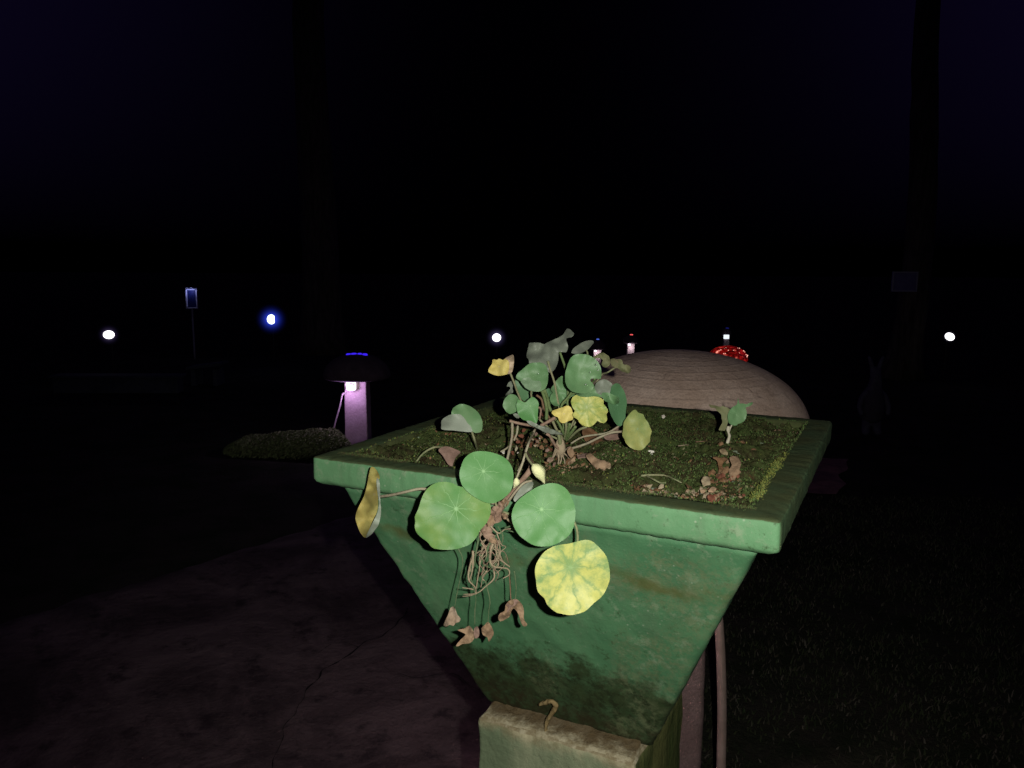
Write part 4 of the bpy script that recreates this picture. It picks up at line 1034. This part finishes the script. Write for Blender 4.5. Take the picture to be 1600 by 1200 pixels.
far_lamp('small white posted mushroom lamp with red crown just beyond the large brown cap', 985.5, 534, 523.5, 10.0, 11, 24, (1.0,.12,.12), 1.0, .28, 5)
far_lamp('faint blue crowned mushroom lamp with white fixture directly above the red lantern', 1135, 523, 513, 11.0, 8, 16, (.06,.07,.8), .10, .0, 5)
fx = P(1135, 526.3, 10.8); o = box('light_fixture', fx, (.070, .03, .056), emis('fixture_cold', (.85,.92,1), 1.1, (.8,.8,.8)), bpy.data.objects['mushroom_lamp.004'] if 'mushroom_lamp.004' in bpy.data.objects else None, .1, .004)
FARB = o

# red glowing cap
def red_mat():
    m = M_('red_lit_glass', .25, .5)
    vr = m.n('ShaderNodeTexVoronoi'); vr.inputs['Scale'].default_value = 15; m.l(m.tc.outputs['Object'], vr.inputs['Vector'])
    hot = m.ramp(vr.outputs['Distance'], .05, .42, 1, 0)
    hot = m.math('MULTIPLY', hot, m.ramp(m.noise(9, 3), .42, .58))
    c = m.mix(hot, (.75,.015,.012), (1.0,.42,.30))
    m.l(c, m.b.inputs['Emission Color']); m.color((.25,.01,.01))
    base = m.ramp(m.noise(26, 4, .7), .4, .75, .03, .55)
    m.l(m.math('ADD', m.math('MULTIPLY', hot, 1.5), base), m.b.inputs['Emission Strength'])
    return m.m
d = 7.0; c = P(1137, 560, d); px = d/FPX
RL = thing('red_lantern', 'red glowing dome shaped lantern rising behind the right of the brown cap', 'lantern', (c.x, c.y, 0), 0)
lathe_uv('glass_dome', [(r_, z_) for r_, z_ in cap_profile(31*px, 20*px, .02, 14)], (c.x, c.y, c.z), red_mat(), RL, 28, .03)
Vb, Fb = lathe_geo([(.07,0),(.06,.05),(.05,c.z-.03),(.09,c.z)], (c.x, c.y, 0), 20); mk('post', Vb, Fb, POSTB, RL)
rnd = random.Random(8)
for i in range(26):     # the bulbs inside show as bright points
    a = rnd.uniform(-2.6, -.3); f = rnd.uniform(.08, .92); rr = 31*px*math.cos(f*1.25); z_ = 20*px*math.sin(f*1.25)
    p = Vector((c.x + rr*math.cos(a), c.y + rr*math.sin(a), c.z + z_)); r = px*rnd.uniform(.4, 1.0)
    Vb, Fb = lathe_geo([(.0005,-r),(r*.8,-r*.5),(r,0),(r*.8,r*.6),(.0005,r)], p, 8)
    mk('bulb', Vb, Fb, emis('red_bulb', (1,.45,.35), rnd.uniform(.5, 2.2)) if i < 9 else bpy.data.materials['red_bulb'], RL)

# garden spotlights facing this way
def spotlight(label, u, v, d, wpx, hpx, col, s, halo, gcol, gs, tiltz=0, flat=False):
    px = d/FPX; p = P(u, v, d)
    T_ = thing('garden_spotlight', label, 'spotlight', (p.x, p.y, 0), 0, 'small bright garden spotlights')
    vd = (CAM - p).normalized(); sx = vd.cross(Vector((0,0,1))).normalized()*-1; uz = sx.cross(vd).normalized()*-1
    if uz.z < 0: uz = -uz
    V = []; F = []
    seg = 28
    rings_ = [(1.0,0),(.85,.25),(.5,.42),(.01,.5)]
    rt = Matrix.Rotation(tiltz, 3, vd)
    for (f, h) in rings_:
        for k in range(seg):
            th = 2*PI*k/seg; x = f*wpx*px/2*math.cos(th); y = f*hpx*px/2*math.sin(th)
            if flat and x > wpx*px*.36: x = wpx*px*.36
            V.append(p + rt @ (sx*x + uz*y) + vd*h*wpx*px*.3)
    for i in range(len(rings_)-1):
        for k in range(seg): F.append((i*seg+k, i*seg+(k+1) % seg, (i+1)*seg+(k+1) % seg, (i+1)*seg+k))
    mk('lens', V, F, emis('lens_'+str(int(u)), col, s), T_)
    dk = bpy.data.materials.get('spot_housing') or simple('spot_housing', (.02,.02,.02), (.03,.03,.03), 20, .5, .1)
    Vb = []; Fb = []
    for (f, h) in ((1.12,.02),(1.12,-.5),(.7,-1.1),(.1,-1.2)):
        for k in range(20):
            th = 2*PI*k/20; Vb.append(p + sx*f*wpx*px/2*math.cos(th) + uz*f*wpx*px/2*math.sin(th) + vd*(h*wpx*px - .012))
    for i in range(3):
        for k in range(20): Fb.append((i*20+k, i*20+(k+1) % 20, (i+1)*20+(k+1) % 20, (i+1)*20+k))
    mk('housing', Vb, Fb, dk, T_)
    tube('stake', [Vector((p.x, p.y+.06, 0)), Vector((p.x, p.y+.06, p.z-.02))], .008, dk, T_)
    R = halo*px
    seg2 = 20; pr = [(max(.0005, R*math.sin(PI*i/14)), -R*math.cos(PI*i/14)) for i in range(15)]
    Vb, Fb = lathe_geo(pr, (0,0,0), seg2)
    g_ = mk('bloom_halo', Vb, Fb, glow('glow_'+str(int(u)), gcol, gs, R), None)  # added ball of glow imitating camera bloom, not a glass part
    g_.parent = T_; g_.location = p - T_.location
    return T_
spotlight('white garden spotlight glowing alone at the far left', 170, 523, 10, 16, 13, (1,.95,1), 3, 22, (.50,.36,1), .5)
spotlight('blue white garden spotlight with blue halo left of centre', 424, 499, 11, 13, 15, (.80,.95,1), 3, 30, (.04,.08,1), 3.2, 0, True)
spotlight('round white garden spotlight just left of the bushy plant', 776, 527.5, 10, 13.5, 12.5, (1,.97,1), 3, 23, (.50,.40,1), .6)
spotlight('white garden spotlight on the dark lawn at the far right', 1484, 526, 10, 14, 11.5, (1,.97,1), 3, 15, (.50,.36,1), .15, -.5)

# lit frame on a thin pole
d = 12.0; px = d/FPX; p = P(299.5, 466, d)
FRM = thing('illuminated_frame', 'upright rectangular frame edged with blue white light on a thin pole at left', 'light frame', (p.x, p.y, 0), 0)
WF = simple('frame_white', (.7,.7,.75), (.6,.6,.7), 20, .6, 0)
hw, hh, b_ = 8*px, 15*px, 1.0*px
for nm, cc, s_ in (('top_bar', (0, hh), (2*hw+2*b_, 2*b_)), ('bottom_bar', (0, -hh), (2*hw+2*b_, 1.4*b_)), ('side_bar', (-hw, 0), (1.6*b_, 2*hh-3*b_)), ('side_bar', (hw, 0), (1.6*b_, 2*hh-3*b_))):
    box(nm, (p.x + cc[0], p.y, p.z + cc[1]), (s_[0], .03, s_[1]), WF, FRM)
box('panel', (p.x, p.y + .02, p.z), (2*hw-1.7*b_, .006, 2*hh-3*b_), simple('panel_blue', (.008,.012,.07), (.006,.01,.05), 20, .6, 0), FRM)
box('light_strip', (p.x, p.y - .03, p.z + hh - b_*1.6), (1.6*hw, .008, .010), emis('strip_blue', (.35,.4,1), 1.0), FRM)
tube('pole', [Vector((p.x-.01, p.y+.02, 0)), Vector((p.x-.01, p.y+.02, p.z-hh))], .014, simple('pole_grey', (.3,.3,.35), (.25,.25,.3), 20, .6, 0), FRM)
plamp('frame_light', (p.x, p.y - .055, p.z + hh - .035), .42, (.42,.45,1.0), .01)

# ------------------------------------------------------------------ low strip of clipped hedge lit by the mushroom lamp
rnd = random.Random(14); V = []; F = []; fm = []
p0 = P(549, 684, 6.05); p1 = P(352, 688, 6.2)
hd = Vector((p1.x-p0.x, p1.y-p0.y, 0)); HLn = hd.length; hd.normalize(); hp = Vector((-hd.y, hd.x, 0))
hm = [simple('hedge_a', (.17,.23,.09), (.22,.27,.12), 30, .8, 0), simple('hedge_b', (.08,.10,.045), (.12,.13,.06), 30, .8, 0), simple('hedge_c', (.22,.24,.12), (.18,.20,.10), 30, .8, 0)]
for i in range(26000):
    t_ = rnd.random(); l = t_*HLn; a = rnd.uniform(0, PI); top = .205 - .10*t_**1.3 + .022*fbm((l, 0, 0), 3.5, 2) ; 
    endf = min(1, math.sqrt(max(.02, min(l, HLn-l)/.16)))
    rr = rnd.uniform(.86, 1.04) if rnd.random() < .8 else rnd.uniform(.2, .9)
    y = .20*math.cos(a)*rr*endf; z = max(.0, (top - .17)*math.sin(a)*rr*endf + .15*rnd.random()**.25 if False else (top*math.sin(a)**.7)*rr*endf)
    c_ = Vector((p0.x, p0.y, 0)) + hd*l + hp*y + Vector((0, 0, z))
    s = rnd.uniform(.006, .015); n_ = Vector((rnd.gauss(0,1), rnd.gauss(0,1), rnd.gauss(.6,1))).normalized(); t1 = n_.orthogonal().normalized(); t2 = n_.cross(t1); b = len(V)
    V += [c_ - t1*s, c_ + t2*s*.45, c_ + t1*s, c_ - t2*s*.45]; F.append((b, b+1, b+2, b+3)); fm.append(rnd.choices((0,1,2), (5,4,1.5))[0])
Hd = mk('low_hedge', V, F, None, smooth=False, mats=hm, fm=fm); tag(Hd, 'low clipped hedge strip ending beside the lilac lit lamp post', 'hedge')

# ------------------------------------------------------------------ faint things in the dark
LS = simple('pale_concrete', (.035,.045,.055), (.06,.07,.085), 6, .9, .3, .01)
a, b = onz(90, 613, 0), onz(283, 613, 0); mid = (a+b)/2
WL = thing('low_wall', 'low pale concrete wall barely visible in the dark at left', 'wall', tuple(mid), math.atan2(b.y-a.y, b.x-a.x))
ww = (b-a).length
o = box('wall_body', (0,0,0), (1,1,1), LS, WL, 0, .01); o.data.transform(Matrix()); 
for v_, q_ in zip(o.data.vertices, box_geo((0,0,.085), (ww,.18,.17))[0]): v_.co = q_
o = box('coping', (0,0,0), (1,1,1), LS, WL, 0, .008)
for v_, q_ in zip(o.data.vertices, box_geo((0,0,.187), (ww+.06,.24,.03))[0]): v_.co = q_
# slanting canopy board beyond it
a, b = P(300, 574, 9.5), P(348, 567, 9.5); m_ = (a+b)/2
BN = thing('garden_bench', 'dim garden bench with slanting seat board beyond the low wall', 'bench', (m_.x, m_.y, 0), 0)
o = box('seat', (m_.x, m_.y, m_.z), ((b-a).length*1.1, .30, .03), LS, BN); o.data.transform(Matrix.Translation((0,0,m_.z)) @ Matrix.Rotation(-.13, 4, 'Y') @ Matrix.Translation((0,0,-m_.z)))
for s_ in (-1, 1): box('leg', (m_.x + s_*.13, m_.y, (m_.z-.03)/2), (.05,.24,m_.z-.05), LS, BN)

# rabbit statue
dR = 6.9; pxR = dR/FPX; pr0 = P(1360, 676, dR); g0 = Vector((pr0.x, pr0.y, 0)); zs = P(1360, 555, dR).z
RB = thing('rabbit_statue', 'pale upright rabbit statue with raised ears in dark clothes standing on the dark lawn', 'statue', tuple(g0), 0)
def skin(name, verts, edges, m, parent):
    me = bpy.data.meshes.new(name); me.from_pydata([v[:3] for v in verts], edges, []); me.materials.append(m)
    o = link(bpy.data.objects.new(name, me), parent)
    sk = o.modifiers.new('skin', 'SKIN'); sk.use_smooth_shade = True
    for i, v in enumerate(verts): me.skin_vertices[0].data[i].radius = (v[3], v[4] if len(v) > 4 else v[3])
    me.skin_vertices[0].data[0].use_root = True
    sb = o.modifiers.new('sub', 'SUBSURF'); sb.levels = 2; sb.render_levels = 2
    return o
k = zs / .74
sv = [(0,0,.20,.085),(0,0,.32,.085),(0,-.005,.42,.060),(0,-.01,.47,.048),(0,-.02,.54,.068),(0,-.03,.59,.045),
      (-.04,0,.12,.048),(-.055,-.01,.04,.038),(-.058,-.06,.025,.030),(.04,0,.12,.048),(.055,-.01,.04,.038),(.058,-.06,.025,.030),
      (-.10,-.01,.38,.030),(-.135,-.03,.28,.026),(-.115,-.06,.20,.024),(.10,-.01,.38,.030),(.135,-.03,.28,.026),(.115,-.06,.20,.024),
      (-.030,-.01,.635,.020),(-.050,-.005,.70,.021),(-.068,0,.745,.010),(.030,-.01,.635,.020),(.050,-.005,.70,.021),(.068,0,.745,.010),(0,-.075,.525,.030)]
sv = [tuple(x*k for x in v) for v in sv]
ed = [(0,1),(1,2),(2,3),(3,4),(4,5),(0,6),(6,7),(7,8),(0,9),(9,10),(10,11),(2,12),(12,13),(13,14),(2,15),(15,16),(16,17),(5,18),(18,19),(19,20),(5,21),(21,22),(22,23),(4,24)]
ST = simple('statue_paint', (.07,.065,.10), (.05,.045,.07), 12, .7, .2, .004)
skin('body', sv, ed, ST, RB)
DK = simple('dark_shirt', (.035,.03,.04), (.05,.045,.06), 12, .8, .1)
Vb, Fb = lathe_geo([(.050*k,.455*k),(.080*k,.43*k),(.098*k,.36*k),(.105*k,.26*k),(.102*k,.17*k),(.06*k,.13*k)], (g0.x, g0.y, 0), 24, .03)
mk('shirt', Vb, Fb, DK, RB)
for s_ in (-1, 1):
    Vb, Fb = lathe_geo([(.001,-.008*k),(.008*k,0),(.001,.008*k)], (g0.x + s_*.026*k, g0.y - .083*k, .553*k), 10); mk('eye', Vb, Fb, DK, RB)

# sign board on a tree trunk, right
BK = M_('bark', .95, .05); BK.color(BK.mix(BK.ramp(BK.noise(9, 6, .7, BK.map((2,2,.4))), .35, .65), (.05,.04,.035), (.11,.09,.075))).bump(BK.noise(12, 8, .7, BK.map((2,2,.3))), .9, .03)
def tree(name, label, x, y, r, h, seed, crownz):
    T_ = thing(name, label, 'tree', (x, y, 0), 0); rn = random.Random(seed)
    pts = [Vector((x + .05*math.sin(z_), y + .04*math.cos(z_*1.3), z_)) for z_ in [h*i/12 for i in range(13)]]
    V, F = tube_geo(smooth_path(pts, 3), r*1.15, r*.45, 16, .0)
    V = [v + Vector((v.x-x, v.y-y, 0))*(.12*nz(v, 3, seed) + .5*math.exp(-v.z*4)) for v in V]
    mk('trunk', V, F, BK.m, T_)
    V = []; F = []; tips = []
    for i in range(9):
        z0 = h*rn.uniform(.66, .98); a = rn.uniform(0, 2*PI); L_ = rn.uniform(1.0, 2.2)
        s0 = Vector((x, y, z0)); e_ = s0 + Vector((math.cos(a)*L_, math.sin(a)*L_, rn.uniform(.3, 1.2)))
        mk('limb', *tube_geo(smooth_path([s0, s0.lerp(e_, .5) + Vector((0,0,.15)), e_]), r*.35, r*.08, 8), BK.m, T_); tips.append(s0.lerp(e_, .6)); tips.append(e_)
    for q in range(6000):
        t_ = rn.choice(tips); c_ = t_ + Vector((rn.gauss(0,.42), rn.gauss(0,.42), rn.gauss(0,.33))); s = rn.uniform(.03,.07)
        n_ = Vector((rn.gauss(0,1), rn.gauss(0,1), rn.gauss(0,1))).normalized(); t1 = n_.orthogonal().normalized(); t2 = n_.cross(t1); b = len(V)
        V += [c_-t1*s, c_+t2*s*.4, c_+t1*s, c_-t2*s*.4]; F.append((b, b+1, b+2, b+3))
    mk('crown', V, F, TM, T_, smooth=False)
TM = simple('tree_leaves', (.03,.05,.02), (.05,.07,.03), 8, .8, 0)
pS = P(1413, 440, 10.0)
tree('tree', 'dark slender tree behind the small sign board at right', P(1424, 440, 10.3).x, P(1424, 440, 10.3).y, .17, 10.0, 3, 4)
pT = P(500, 500, 13); tree('tree', 'dark tree behind the blue halo spotlight at left', pT.x, pT.y, .28, 12.5, 9, 5)
SG = thing('sign_board', 'small rectangular sign board fixed to the dark tree trunk at right', 'sign', (pS.x, pS.y, 0), 0)
ps = 10.0/FPX
box('board', (pS.x, pS.y, pS.z), (39*ps, .02, 31*ps), simple('sign_blue', (.20,.18,.34), (.16,.14,.30), 10, .6, 0), SG)
for (cx_, cz_, sx_, sz_) in ((0,14.6,39.6,1.8),(0,-14.6,39.6,1.8),(-18.7,0,2,27),(18.7,0,2,27)):
    box('frame_bar', (pS.x + cx_*ps, pS.y - .014, pS.z + cz_*ps), (sx_*ps, .016, sz_*ps), simple('sign_edge', (.34,.33,.40), (.3,.3,.36), 10, .6, 0), SG)
zb = pS.z - 15.5*ps
box('bracket', (pS.x + .02, pS.y + .03, zb/2), (.035, .03, zb), BK.m, SG)
